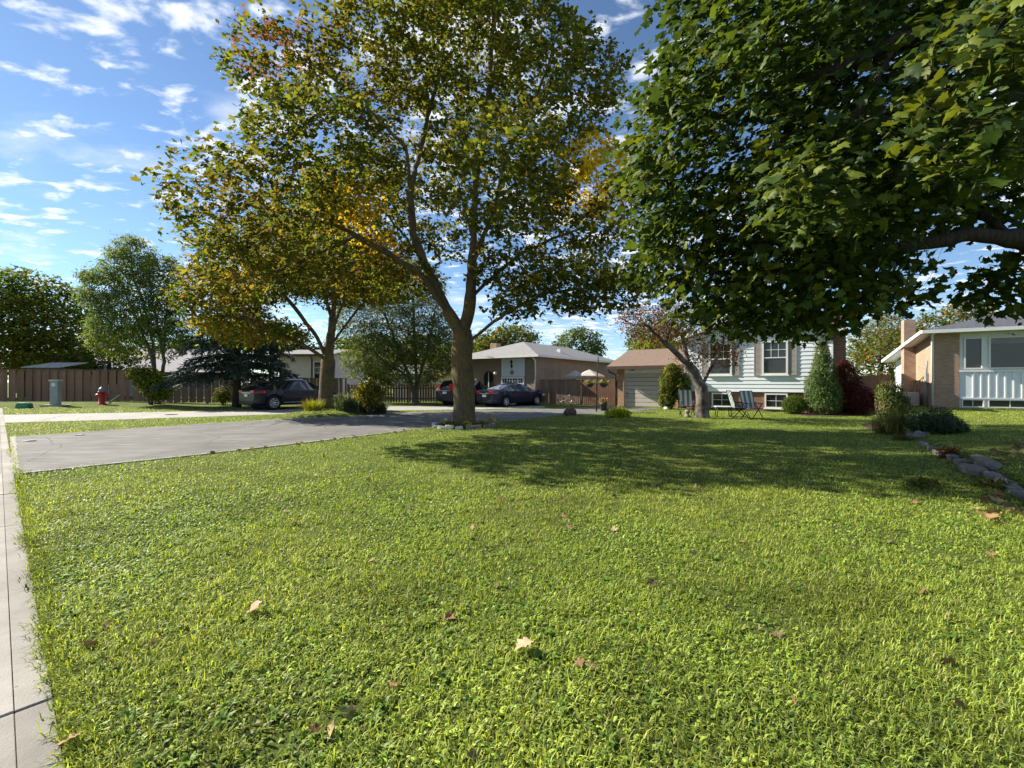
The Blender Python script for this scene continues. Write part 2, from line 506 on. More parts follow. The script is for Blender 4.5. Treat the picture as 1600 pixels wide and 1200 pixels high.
def ground_mat():
    m, nt, out = new_mat('lawn_soil')
    N, L = nt.nodes, nt.links
    t = N.new('ShaderNodeTexCoord')
    def noise(s, d, r):
        n = N.new('ShaderNodeTexNoise'); n.inputs['Scale'].default_value = s; n.inputs['Detail'].default_value = d; n.inputs['Roughness'].default_value = r
        L.new(t.outputs['Object'], n.inputs['Vector']); return n.outputs['Fac']
    a = N.new('ShaderNodeValToRGB')
    e = a.color_ramp.elements
    e[0].position, e[0].color = 0.32, rgba((0.05, 0.062, 0.02))
    e[1].position, e[1].color = 0.62, rgba((0.13, 0.17, 0.035))
    x = a.color_ramp.elements.new(0.8); x.color = rgba((0.22, 0.24, 0.07))
    L.new(noise(26, 8, 0.75), a.inputs[0])
    b = N.new('ShaderNodeMix'); b.data_type = 'RGBA'
    mr = N.new('ShaderNodeMapRange'); mr.inputs['From Min'].default_value = 0.4; mr.inputs['From Max'].default_value = 0.7; mr.inputs['To Max'].default_value = 0.5
    L.new(noise(0.7, 5, 0.6), mr.inputs['Value'])
    L.new(mr.outputs[0], b.inputs['Factor']); L.new(a.outputs[0], b.inputs['A']); b.inputs['B'].default_value = rgba((0.2, 0.24, 0.05))
    p = N.new('ShaderNodeBsdfPrincipled'); p.inputs['Roughness'].default_value = 0.95; p.inputs['Specular IOR Level'].default_value = 0.1
    L.new(b.outputs['Result'], p.inputs['Base Color'])
    bp = N.new('ShaderNodeBump'); bp.inputs['Strength'].default_value = 1.0; bp.inputs['Distance'].default_value = 0.05
    L.new(noise(60, 6, 0.7), bp.inputs['Height']); L.new(bp.outputs[0], p.inputs['Normal'])
    L.new(p.outputs[0], out.inputs['Surface'])
    return m
M['ground'] = ground_mat()
tag(link('ground', npmesh('ground', gv, gf, smooth=True), M['ground']), 'green lawn ground reaching back to the fences', None, kind='structure')

def asphalt_mat(name, base, light, streak):
    m, nt, out = new_mat(name)
    N, L = nt.nodes, nt.links
    t = N.new('ShaderNodeTexCoord')
    mp = N.new('ShaderNodeMapping'); mp.inputs['Rotation'].default_value = (0, 0, R(-55)); mp.inputs['Scale'].default_value = (0.35, 3.0, 1)
    L.new(t.outputs['Object'], mp.inputs[0])
    def noise(s, d, r, v):
        n = N.new('ShaderNodeTexNoise'); n.inputs['Scale'].default_value = s; n.inputs['Detail'].default_value = d; n.inputs['Roughness'].default_value = r
        L.new(v, n.inputs['Vector']); return n.outputs['Fac']
    o = t.outputs['Object']
    c = N.new('ShaderNodeValToRGB'); e = c.color_ramp.elements
    e[0].position, e[0].color = 0.3, rgba(base)
    e[1].position, e[1].color = 0.72, rgba(light)
    L.new(noise(0.8, 9, 0.7, o), c.inputs[0])
    s = N.new('ShaderNodeMapRange'); s.inputs['From Min'].default_value = 0.52; s.inputs['From Max'].default_value = 0.72; s.inputs['To Max'].default_value = streak
    L.new(noise(1.6, 6, 0.6, mp.outputs[0]), s.inputs['Value'])
    mx = N.new('ShaderNodeMix'); mx.data_type = 'RGBA'
    L.new(s.outputs[0], mx.inputs['Factor']); L.new(c.outputs[0], mx.inputs['A']); mx.inputs['B'].default_value = rgba(tuple(min(1, v * 1.6) for v in light))
    g = N.new('ShaderNodeMapRange'); g.inputs['To Min'].default_value = 0.7; g.inputs['To Max'].default_value = 1.35
    L.new(noise(90, 3, 0.8, o), g.inputs['Value'])
    hs = N.new('ShaderNodeHueSaturation'); L.new(mx.outputs['Result'], hs.inputs['Color']); L.new(g.outputs[0], hs.inputs['Value'])
    # cracks
    v = N.new('ShaderNodeTexVoronoi'); v.feature = 'DISTANCE_TO_EDGE'; v.inputs['Scale'].default_value = 0.45
    wv = N.new('ShaderNodeMix'); wv.data_type = 'VECTOR'; wv.inputs['Factor'].default_value = 0.12
    nn = N.new('ShaderNodeTexNoise'); nn.inputs['Scale'].default_value = 2.5; nn.inputs['Detail'].default_value = 5
    L.new(o, nn.inputs['Vector']); L.new(o, wv.inputs['A']); L.new(nn.outputs['Color'], wv.inputs['B'])
    L.new(wv.outputs['Result'], v.inputs['Vector'])
    k = N.new('ShaderNodeMapRange'); k.inputs['From Max'].default_value = 0.010; k.inputs['To Min'].default_value = 0.3
    L.new(v.outputs['Distance'], k.inputs['Value'])
    m2 = N.new('ShaderNodeMix'); m2.data_type = 'RGBA'; m2.blend_type = 'MULTIPLY'; m2.inputs['Factor'].default_value = 0.8
    L.new(hs.outputs[0], m2.inputs['A']); L.new(k.outputs[0], m2.inputs['B'])
    # dark oily stains and patched areas
    st = N.new('ShaderNodeMapRange'); st.inputs['From Min'].default_value = 0.60; st.inputs['From Max'].default_value = 0.68; st.inputs['To Min'].default_value = 1.0; st.inputs['To Max'].default_value = 0.72
    L.new(noise(0.42, 6, 0.62, o), st.inputs['Value'])
    m3 = N.new('ShaderNodeMix'); m3.data_type = 'RGBA'; m3.blend_type = 'MULTIPLY'; m3.inputs['Factor'].default_value = 1.0
    L.new(m2.outputs['Result'], m3.inputs['A']); L.new(st.outputs[0], m3.inputs['B'])
    p = N.new('ShaderNodeBsdfPrincipled'); p.inputs['Roughness'].default_value = 0.85; p.inputs['Specular IOR Level'].default_value = 0.25
    L.new(m3.outputs['Result'], p.inputs['Base Color'])
    bp = N.new('ShaderNodeBump'); bp.inputs['Strength'].default_value = 0.5; bp.inputs['Distance'].default_value = 0.01
    L.new(noise(160, 3, 0.7, o), bp.inputs['Height']); L.new(bp.outputs[0], p.inputs['Normal'])
    L.new(p.outputs[0], out.inputs['Surface'])
    return m
M['asphalt'] = asphalt_mat('worn_asphalt', (0.085, 0.083, 0.080), (0.178, 0.173, 0.164), 0.6)
M['pale_drive'] = asphalt_mat('pale_concrete_drive', (0.26, 0.25, 0.235), (0.36, 0.345, 0.325), 0.3)

def sheet(name, poly, z, material, label, thick=0.05):
    pts = [(p[0], p[1]) for p in poly]
    mb = MB().prism(pts, 2, z - thick, z)
    o = mb.build(name, material)
    return tag(o, label, None, kind='structure')
DRIVE_PX = [(24, 741), (160, 726.5), (300, 712), (500, 689), (640, 672.5), (700, 667), (760, 661), (870, 650), (960, 645.5), (1036, 639),
            (975, 635.6), (935, 636.2), (850, 638.6), (720, 642), (600, 645), (480, 652.5), (300, 663.5), (150, 674), (20, 683)]
DRIVE = [tuple(G(*p).xy) for p in DRIVE_PX]
NDRIVE_PX = [(4, 661), (150, 657), (300, 652.0), (480, 646.0), (600, 641.6), (720, 640.3), (850, 637.4), (852, 634.6), (700, 634.4), (600, 635.2), (500, 637), (400, 640.6), (200, 645), (6, 648.5)]
NDRIVE = [tuple(G(*p).xy) for p in NDRIVE_PX]
sheet('driveway', DRIVE, 0.012, M['asphalt'], 'worn grey asphalt driveway running back to the garage')
sheet('neighbour_driveway', NDRIVE, 0.008, M['pale_drive'], 'pale concrete driveway in front of the bungalow')

# sidewalk of separate slabs
E0 = Vector((-1.74, 1.74)); SD = Vector((-0.754, 0.657)); SN = Vector((-0.657, -0.754))
walk = tag(bpy.data.objects.new('sidewalk', None), 'pale concrete sidewalk along the left edge of the lawn', None, kind='structure')
col.objects.link(walk)
joints = [-9.06, -7.09, -5.12, -3.15, -1.3, 0.56, 2.53, 4.52, 6.5, 8.5, 10.45, 12.4, 14.4, 16.4, 18.4, 20.4, 22.4, 24.4, 26.4, 28.4, 30.4, 32.4, 36.4, 40.4, 44.4]
for i in range(len(joints) - 1):
    a, b = joints[i] + 0.005, joints[i + 1] - 0.005
    dz = rng.uniform(-0.004, 0.004)
    for (w0, w1, nm, dd) in ((0.0, 0.1185, 'slab_edging', 0.0), (0.1215, 1.55, 'slab', 0.002)):
        pp = [E0 + SD * a + SN * w0, E0 + SD * b + SN * w0, E0 + SD * b + SN * w1, E0 + SD * a + SN * w1]
        MB().prism([(q.x, q.y) for q in pp], 2, -0.08, 0.014 + dz + dd).build(nm, M['concrete'], walk, 0.003)
under = [E0 + SD * -9 + SN * 0.02, E0 + SD * 44 + SN * 0.02, E0 + SD * 44 + SN * 1.53, E0 + SD * -9 + SN * 1.53]
MB().prism([(q.x, q.y) for q in under], 2, -0.09, 0.008).build('joint_sand', M['soil'], walk)
WALK = [tuple(E0 + SD * -9.06), tuple(E0 + SD * 44.4), tuple(E0 + SD * 44.4 + SN * 1.55), tuple(E0 + SD * -9.06 + SN * 1.55)]
ROAD = [tuple(E0 + SD * -30 + SN * 3.2), tuple(E0 + SD * 120 + SN * 3.2), tuple(E0 + SD * 120 + SN * 11), tuple(E0 + SD * -30 + SN * 11)]
sheet('road', ROAD, 0.006, M['asphalt'], 'grey asphalt road beyond the sidewalk')

# thin pale concrete edging along the near side of the driveway and its joint at the sidewalk
def strip(name, pts, w, z0, z1, material, label):
    pts = [Vector(p) for p in pts]
    L_, R_ = [], []
    for i, p in enumerate(pts):
        t = (pts[min(i + 1, len(pts) - 1)] - pts[max(i - 1, 0)]).normalized()
        n = Vector((-t.y, t.x))
        ww = w * random.uniform(0.7, 1.3)
        L_.append(p + n * ww / 2); R_.append(p - n * ww / 2)
    vs, fs = [], []
    for a, b in zip(L_, R_):
        vs += [(a.x, a.y, z0), (a.x, a.y, z1), (b.x, b.y, z1), (b.x, b.y, z0)]
    for i in range(len(pts) - 1):
        for j in range(3):
            fs.append((i * 4 + j, i * 4 + j + 1, i * 4 + 5 + j, i * 4 + 4 + j))
    fs += [(0, 1, 2, 3), tuple(len(vs) - 4 + q for q in range(4))]
    return tag(MB().add(vs, fs).build(name, material), label, None, kind='structure')
random.seed(5)
edge_pts = []
for (a, b) in zip(DRIVE[:4], DRIVE[1:5]):
    for t in np.linspace(0, 1, 14)[:-1]:
        edge_pts.append((a[0] + (b[0] - a[0]) * t + 0.03, a[1] + (b[1] - a[1]) * t - 0.03))
strip('driveway_edging', edge_pts, 0.10, -0.03, 0.022, M['kerb'], 'thin pale concrete edging between driveway and lawn')
ja, jb = Vector(DRIVE[0]), Vector(DRIVE[-1])
strip('driveway_apron_joint', [ja.lerp(jb, t) for t in np.linspace(0, 1, 30)], 0.09, -0.03, 0.016, M['kerb'], 'pale broken concrete joint where driveway meets sidewalk')

# ------------------------------------------------------------------ grass
def in_poly(x, y, poly):
    c = np.zeros(len(x), bool)
    n = len(poly)
    for i in range(n):
        x0, y0 = poly[i]; x1, y1 = poly[(i + 1) % n]
        cond = (y0 > y) != (y1 > y)
        with np.errstate(divide='ignore', invalid='ignore'):
            xi = (x1 - x0) * (y - y0) / (y1 - y0 + 1e-12) + x0
        c ^= cond & (x < xi)
    return c
def vnoise(x, y, s, seed):
    r = np.random.default_rng(seed)
    T = r.random((64, 64))
    u, v = x * s, y * s
    i, j = np.floor(u).astype(int), np.floor(v).astype(int)
    fu, fv = u - i, v - j
    fu = fu * fu * (3 - 2 * fu); fv = fv * fv * (3 - 2 * fv)
    g = lambda a, b: T[a % 64, b % 64]
    return (g(i, j) * (1 - fu) + g(i + 1, j) * fu) * (1 - fv) + (g(i, j + 1) * (1 - fu) + g(i + 1, j + 1) * fu) * fv
NOGRASS = [DRIVE, NDRIVE, WALK, ROAD]
NODISC = []          # (x, y, r) set by later builders before grass is grown
def rho(Y):
    return np.where(Y < 3.0, 7100.0, 7100.0 * (3.0 / np.maximum(Y, 3.0)) ** 1.6)
def scatter(y0, y1, cap):
    n = cap
    out = []
    # sample in depth by integrated density
    ys = np.linspace(y0, y1, 400)
    w = rho(ys) * 2 * (1.22 * ys + 1.1)
    tot = np.trapezoid(w, ys) if hasattr(np, 'trapezoid') else np.trapz(w, ys)
    n = int(tot)
    cdf = np.cumsum(w); cdf /= cdf[-1]
    Y = np.interp(rng.random(n), cdf, ys)
    X = rng.uniform(-1, 1, n) * (1.22 * Y + 1.1)
    return X, Y
def keep_mask(X, Y):
    k = np.ones(len(X), bool)
    for p in NOGRASS:
        k &= ~in_poly(X, Y, p)
    for (x, y, r) in NODISC:
        k &= (X - x) ** 2 + (Y - y) ** 2 > r * r
    return k
def grass_tint(X, Y, n, broad):
    g1 = vnoise(X, Y, 0.55, 1); g2 = vnoise(X, Y, 2.3, 2); g3 = rng.random(n)
    base = np.array((0.21, 0.285, 0.048)); yel = np.array((0.36, 0.41, 0.085)); dark = np.array((0.105, 0.165, 0.035)); dry = np.array((0.32, 0.29, 0.15)); blu = np.array((0.155, 0.22, 0.09))
    t = np.clip(0.55 * g1 + 0.35 * g2 + 0.5 * (g3 - 0.35), 0, 1)[:, None]
    c = base * (1 - t) + yel * t
    r = rng.random(n)[:, None]
    c = np.where(r < 0.16, dark, c)
    c = np.where((r > 0.93) & (r < 0.965), dry, c)
    c = np.where((r > 0.16) & (r < 0.24), blu, c)
    c = np.where(broad[:, None], c * np.array((0.95, 1.08, 1.0)), c)
    # worn, dry and lush patches
    wp = np.clip(vnoise(X, Y, 0.33, 9) * 1.6 - 0.75, 0, 1)[:, None] * (rng.random(n) < .55)[:, None]
    c = c * (1 - .55 * wp) + np.array((0.30, 0.28, 0.10)) * .55 * wp
    lush = np.clip(vnoise(X, Y, 1.6, 12) * 2 - 1.15, 0, 1)[:, None]
    c = c * (1 - .4 * lush)
    return c * np.array((1.16, 1.13, 1.0)) * rng.uniform(0.55, 1.5, n)[:, None]
def grow_grass():
    X, Y = scatter(0.9, 26.0, 0)
    k = keep_mask(X, Y)
    X, Y = X[k], Y[k]
    # clumpy lawn: thin a little where the low-frequency noise is low
    d = vnoise(X, Y, 7.0, 7) * 0.6 + vnoise(X, Y, 2.0, 8) * 0.4
    k = rng.random(len(X)) < np.clip(0.15 + 1.5 * d, 0, 1)
    X, Y, d = X[k], Y[k], d[k]
    # extra growth: 0 lawn, 1 ragged edge, 2 rosette weed, 3 long tuft
    ex, ey, ea, ek = [], [], [], []
    def edge(p0, p1, dens, nx_, ny_):
        L_ = math.hypot(p1[0] - p0[0], p1[1] - p0[1]); m = int(L_ * dens)
        t = rng.random(m); o = rng.normal(size=m) * 0.035 + 0.02 + 0.05 * vnoise(t * L_, t * 0, 3.0, 44) 
        ex.append(p0[0] + (p1[0] - p0[0]) * t - nx_ * o); ey.append(p0[1] + (p1[1] - p0[1]) * t - ny_ * o)
        ea.append(math.atan2(ny_, nx_) + rng.normal(size=m) * 0.9); ek.append(np.full(m, 1))
    for (t0, t1, dd) in ((-1.2, 1.5, 900), (1.5, 4, 700), (4, 9, 420), (9, 13, 200)):
        q0, q1 = E0 + SD * t0, E0 + SD * t1
        edge(q0, q1, dd, SN.x, SN.y)
    for i in range(5):
        q0, q1 = DRIVE[i], DRIVE[i + 1]
        l = math.hypot(q1[0] - q0[0], q1[1] - q0[1])
        edge(q0, q1, 260, -(q1[1] - q0[1]) / l, (q1[0] - q0[0]) / l)
    for i in range(13, 18):
        q0, q1 = DRIVE[i], DRIVE[i + 1]
        l = math.hypot(q1[0] - q0[0], q1[1] - q0[1])
        edge(q0, q1, 140, -(q1[1] - q0[1]) / l, (q1[0] - q0[0]) / l)
    def spots(m, y0, y1):
        yy = y0 + (y1 - y0) * rng.random(m) ** 0.8; xx = rng.uniform(-1, 1, m) * (1.2 * yy + .4)
        kk = keep_mask(xx, yy); return xx[kk], yy[kk]
    cx, cy = spots(1500, 1.0, 11)
    kk = rng.random(len(cx)) < vnoise(cx, cy, 0.6, 21) * 1.1
    for x, y in zip(cx[kk], cy[kk]):
        m = rng.integers(6, 12); ex.append(np.full(m, x)); ey.append(np.full(m, y)); ea.append(rng.uniform(0, 6.28) + np.arange(m) * 6.28 / m + rng.normal(size=m) * .25); ek.append(np.full(m, 2))
    cx, cy = spots(900, 1.0, 6.5)
    for x, y in zip(cx, cy):
        m = rng.integers(14, 34); s_ = rng.uniform(.015, .05); ex.append(x + rng.normal(size=m) * s_); ey.append(y + rng.normal(size=m) * s_); ea.append(rng.uniform(0, 6.28, m)); ek.append(np.full(m, 3))
    ex, ey, ea, ek = map(np.concatenate, (ex, ey, ea, ek))
    n0 = len(X)
    X = np.concatenate([X, ex]); Y = np.concatenate([Y, ey]); d = np.concatenate([d, np.full(len(ex), .5)])
    kind = np.concatenate([np.zeros(n0, int), ek])
    n = len(X)
    near = Y < rng.uniform(4.2, 8.8, n)
    Z = gz(X, Y)
    az = rng.uniform(0, 2 * np.pi, n)
    broad = rng.random(n) < np.clip(-0.05 + 0.75 * vnoise(X, Y, 0.9, 5), 0.06, 0.6)
    lod = np.maximum(1.0, Y / 4.5) ** 0.75
    Lh = rng.uniform(0.024, 0.062, n) * (0.6 + 0.8 * d)
    Lh = np.where(broad, rng.uniform(0.022, 0.045, n), Lh) * lod ** 0.25
    W = np.where(broad, rng.uniform(0.009, 0.019, n), rng.uniform(0.0030, 0.0056, n)) * lod
    lean = np.where(broad, rng.uniform(0.95, 1.45, n), np.abs(rng.normal(0.95, 0.36, n)))
    lean = np.clip(lean, 0.02, 1.5)
    az[n0:] = ea
    broad[n0:] = (ek == 2)
    e1, e2, e3 = kind == 1, kind == 2, kind == 3
    Lh[e1] = rng.uniform(.035, .085, e1.sum()); lean[e1] = np.clip(rng.normal(.95, .3, e1.sum()), .1, 1.5)
    Lh[e2] = rng.uniform(.035, .075, e2.sum()); lean[e2] = rng.uniform(1.0, 1.45, e2.sum()); W[e2] = (rng.uniform(.012, .020, n) * lod)[e2]
    Lh[e3] = rng.uniform(.04, .085, e3.sum()); lean[e3] = np.clip(np.abs(rng.normal(.85, .35, e3.sum())), .05, 1.4)
    for q in (e1, e3): W[q] = (rng.uniform(.0035, .006, n) * lod)[q]
    dx, dy = np.cos(az), np.sin(az)
    px, py = -dy, dx
    T = grass_tint(X, Y, n, broad)
    T[e2] = np.array((0.15, 0.25, 0.04)) * rng.uniform(.7, 1.3, (e2.sum(), 1))
    def pos(f, bend):
        h = Lh * f * np.cos(lean * bend); o = Lh * f * np.sin(lean * bend)
        return X + dx * o, Y + dy * o, Z + h
    B = (X, Y, Z - 0.004)
    Mx, My, Mz = pos(0.55, 0.6)
    Tx, Ty, Tz = pos(1.0, 1.0)
    hw = np.where(broad, W * 0.25, W * 0.5)
    # near blades: five points
    q = near
    def st(a, b, c):
        return np.stack([a, b, c], -1)
    mw = W * 0.5
    v5 = np.stack([st(B[0] - px * hw, B[1] - py * hw, B[2]), st(B[0] + px * hw, B[1] + py * hw, B[2]),
                   st(Mx + px * mw, My + py * mw, Mz), st(Mx - px * mw, My - py * mw, Mz), st(Tx, Ty, Tz)], 1)[q]
    m = len(v5)
    b5 = (np.arange(m) * 5)[:, None]
    f5 = np.concatenate([b5 + np.array([[0, 1, 2]]), b5 + np.array([[0, 2, 3]]), b5 + np.array([[3, 2, 4]])], 0)
    me = npmesh('grass', v5.reshape(-1, 3), f5, np.repeat(T[q], 5, 0))
    o = link('grass', me, M['grass'])
    tag(o, 'short sunlit lawn grass with clover and weeds in the foreground', 'grass', kind='stuff')
    q = ~near
    v3 = np.stack([st(B[0] - px * mw, B[1] - py * mw, B[2]), st(B[0] + px * mw, B[1] + py * mw, B[2]), st(Tx, Ty, Tz)], 1)[q]
    m = len(v3)
    f3 = np.arange(m * 3).reshape(-1, 3)
    me = npmesh('grass', v3.reshape(-1, 3), f3, np.repeat(T[q], 3, 0))
    o = link('grass', me, M['grass'])
    tag(o, 'mown lawn grass farther back, partly under tree shade', 'grass', kind='stuff')
    print('grass blades', n)
# ------------------------------------------------------------------ trees
def unit(v):
    return v / np.maximum(np.linalg.norm(v, axis=-1, keepdims=True), 1e-9)
def ell_points(r, c, rad, n, shell=0.0):
    p = unit(r.normal(size=(n, 3))) * (r.random((n, 1)) ** (1 / 3.0))
    if shell:
        l = np.linalg.norm(p, axis=1, keepdims=True)
        p = p / np.maximum(l, 1e-6) * (l * (1 - shell) + shell * np.maximum(l, 0.6))
    return np.asarray(c) + p * np.asarray(rad)
def colonize(r, limbs, attr, step, kill, maxit=160, droop=0.0, jitter=0.25):
    P, par = [], []
    for limb in limbs:
        start = limb.get('from')
        pts = [np.array(p, float) for p in limb['pts']]
        if P and start is not None:
            A = np.array(P); prev = int(np.argmin(((A - pts[0]) ** 2).sum(1)))
            last = np.array(P[prev])
        elif P:
            A = np.array(P); prev = int(np.argmin(((A - pts[0]) ** 2).sum(1))); last = np.array(P[prev])
        else:
            P.append(pts[0]); par.append(-1); prev = 0; last = pts[0]
        for q in pts[1:] if len(P) == 1 or True else pts:
            d = np.linalg.norm(q - last); k = max(1, int(round(d / step)))
            a = last.copy()
            for i in range(1, k + 1):
                w = a + (q - a) * i / k + r.normal(size=3) * step * 0.07
                P.append(w); par.append(prev); prev = len(P) - 1
            last = P[-1]
    P = np.array(P); par = list(par)
    kids = np.zeros(len(P) + 40000, int)
    near_i = np.zeros(len(attr), int); near_d = np.full(len(attr), 1e9)
    def upd(i0, arr):
        for s in range(0, len(arr), 400):
            blk = arr[s:s + 400]
            D = np.linalg.norm(attr[:, None] - blk[None], axis=2)
            j = D.argmin(1); dd = D[np.arange(len(attr)), j]
            b = dd < near_d
            near_d[b] = dd[b]; near_i[b] = i0 + s + j[b]
    upd(0, P)
    alive = np.ones(len(attr), bool)
    for it in range(maxit):
        alive &= near_d > kill
        if not alive.any():
            break
        idx = near_i[alive]
        dirs = unit(attr[alive] - P[idx])
        u, inv = np.unique(idx, return_inverse=True)
        S = np.zeros((len(u), 3)); np.add.at(S, inv, dirs)
        ok = kids[u] < 3
        if not ok.any():
            break
        u, S = u[ok], S[ok]
        S = unit(unit(S) + r.normal(size=S.shape) * jitter + np.array((0, 0, -droop)))
        new = P[u] + S * step
        kids[u] += 1
        i0 = len(P)
        P = np.vstack([P, new]); par += list(u)
        upd(i0, new)
        if len(P) > 30000:
            break
    return P, np.array(par)
def radii(P, par, base_r, tip_r):
    n = len(P)
    cnt = np.zeros(n)
    ch = np.zeros(n, int)
    for i in range(n):
        if par[i] >= 0: ch[par[i]] += 1
    cnt[ch == 0] = 1
    for i in range(n - 1, 0, -1):
        cnt[par[i]] += cnt[i]
    e = math.log(max(cnt[0], 2)) / math.log(base_r / tip_r)
    rr = tip_r * cnt ** (1 / e)
    return np.maximum(base_r * (rr / base_r) ** 1.22, tip_r * .75), cnt, ch
def smooth_nodes(P, par, it=2):
    n = len(P)
    for _ in range(it):
        Q = P.copy(); S = np.zeros_like(P); C = np.zeros(n)
        for i in range(1, n):
            S[par[i]] += P[i]; C[par[i]] += 1
        m = (C == 1); m[0] = False
        idx = np.where(m)[0]
        Q[idx] = 0.5 * P[idx] + 0.25 * P[par[idx]] + 0.25 * S[idx]
        P = Q
    return P
def branch_mesh(name, P, par, rad, min_r=0.0, flare=1.35, flare_h=0.5):
    n = len(P)
    kids = [[] for _ in range(n)]
    for i in range(1, n):
        kids[par[i]].append(i)
    vs, fs = [], []
    stack = [(0, -1)]
    z0 = P[0][2]
    def ring(p, t, ref, r, k):
        ref = ref - t * np.dot(ref, t)
        l = np.linalg.norm(ref)
        ref = ref / l if l > 1e-6 else unit(np.cross(t, np.array((0.3, 0.9, 0.1))))
        b = np.cross(t, ref)
        for j in range(k):
            a = 2 * math.pi * j / k
            vs.append(p + (ref * math.cos(a) + b * math.sin(a)) * r)
        return ref
    while stack:
        i, pr = stack.pop()
        chain = [pr, i] if pr >= 0 else [i]
        while True:
            ks = kids[chain[-1]]
            if not ks:
                break
            ks = sorted(ks, key=lambda q: -rad[q])
            for q in ks[1:]:
                stack.append((q, chain[-1]))
            chain.append(ks[0])
        r0 = rad[chain[1]] if pr >= 0 and len(chain) > 1 else rad[chain[0]]
        if r0 < min_r or len(chain) < 2:
            continue
        k = 14 if r0 > 0.12 else 8 if r0 > 0.05 else 5 if r0 > 0.018 else 3
        ref = np.array((1.0, 0.1, 0.05))
        o = len(vs)
        m = len(chain)
        for c, q in enumerate(chain):
            a, b = chain[max(c - 1, 0)], chain[min(c + 1, m - 1)]
            t = unit(P[b] - P[a])
            r = rad[q]
            if c == 0 and pr >= 0:
                r = min(rad[chain[1]] * 1.15, rad[pr])
            if pr < 0:
                h = P[q][2] - z0
                r *= 1 + (flare - 1) * math.exp(-max(h, 0) / (flare_h * 0.5))
            ref = ring(P[q], t, ref, r, k)
        for c in range(m - 1):
            for j in range(k):
                fs.append((o + c * k + j, o + c * k + (j + 1) % k, o + (c + 1) * k + (j + 1) % k, o + (c + 1) * k + j))
    return npmesh(name, np.array(vs), np.array(fs), smooth=True)

def tmpl_fan(outline, center, fold=0.2, droop=0.2):
    pts = [center] + outline
    v = np.array([(x, y, -fold * abs(x) - droop * y * y) for x, y in pts])
    n = len(outline)
    f = np.array([(0, 1 + i, 1 + (i + 1) % n) for i in range(n)])
    return v, f
_h = [(0.30, -0.03), (0.40, 0.09), (0.33, 0.2), (0.57, 0.37), (0.42, 0.45), (0.27, 0.50), (0.31, 0.63), (0.15, 0.71)]
LEAF_FULL = tmpl_fan([(0, 0)] + _h + [(0, 1.0)] + [(-x, y) for x, y in _h[::-1]], (0, 0.36), 0.22, 0.22)
_v = np.array([(0, 0, 0), (0.40, 0.08, -0.06), (0.52, 0.48, -0.14), (0.18, 0.52, -0.06), (0, 1, -0.2), (-0.18, 0.52, -0.06), (-0.52, 0.48, -0.14), (-0.40, 0.08, -0.06)])
LEAF_MED = (_v, np.array([(0, i, i + 1) for i in range(1, 7)]))
LEAF_SIMPLE = (np.array([(0, 0, 0), (0.34, 0.5, -0.06), (0, 1, -0.12), (-0.34, 0.5, -0.06)]), np.array([(0, 1, 2), (0, 2, 3)]))
LEAF_THIN = (np.array([(0, 0, 0), (0.11, 0.45, -0.02), (0, 1, -0.1), (-0.11, 0.45, -0.02)]), np.array([(0, 1, 2), (0, 2, 3)]))
LEAF_CLUMP = (np.array([(0, 0, 0), (0.42, 0.25, -0.05), (0.3, 0.8, -0.1), (-0.05, 1, 0.08), (-0.4, 0.65, -0.1), (-0.3, 0.1, 0.06)]), np.array([(0, 1, 2), (0, 2, 3), (0, 3, 4), (0, 4, 5)]))

def leaf_cloud(r, pos, normal, size, tmpl, tint, updir=None):
    "one mesh of leaves; pos (n,3), normal (n,3), size (n,), tint (n,3)"
    n = len(pos)
    nz = unit(normal)
    rv = unit(r.normal(size=(n, 3))) if updir is None else unit(updir + r.normal(size=(n, 3)) * 0.25)
    y = unit(rv - nz * (rv * nz).sum(1, keepdims=True))
    x = np.cross(y, nz)
    tv, tf = tmpl
    s = size[:, None, None]
    V = pos[:, None] + s * (tv[None, :, 0:1] * x[:, None] + tv[None, :, 1:2] * y[:, None] + tv[None, :, 2:3] * nz[:, None])
    k = len(tv)
    Fc = (np.arange(n) * k)[:, None, None] + tf[None]
    return V.reshape(-1, 3), Fc.reshape(-1, 3), np.repeat(tint, k, 0)

def palette(r, pos, cols, weights, patches=(), noise_s=0.35, jitter=0.22, seed=0):
    """leaf colours: a weighted base mix that drifts through the crown, plus patches (centre, radius, colour, share)"""
    n = len(pos)
    cols = np.array(cols, float); w = np.array(weights, float); w /= w.sum()
    drift = vnoise(pos[:, 0] + pos[:, 2] * 0.7, pos[:, 1] * 0.6 + pos[:, 2], noise_s, 30 + seed)
    fine = vnoise(pos[:, 0] * 1.1 - pos[:, 2], pos[:, 1] + pos[:, 2] * 0.8, noise_s * 5, 60 + seed)
    u = np.clip(0.5 * drift + 0.5 * fine + r.normal(size=n) * 0.09, 0, 0.999)
    # stretch to a uniform-ish spread
    u = np.argsort(np.argsort(u)) / n
    idx = np.searchsorted(np.cumsum(w), u, side='right').clip(0, len(w) - 1)
    c = cols[idx]
    for (pc, pr, cc, share) in patches:
        d = np.linalg.norm((pos - np.array(pc)) / np.array(pr), axis=1)
        hit = 0.75 * fine + 0.25 * r.random(n) < share * np.clip(1.35 - d, 0, 0.9)
        c[hit] = np.array(cc)
    return np.clip(c * (1 + r.normal(size=(n, 1)) * jitter), 0.004, 0.8)

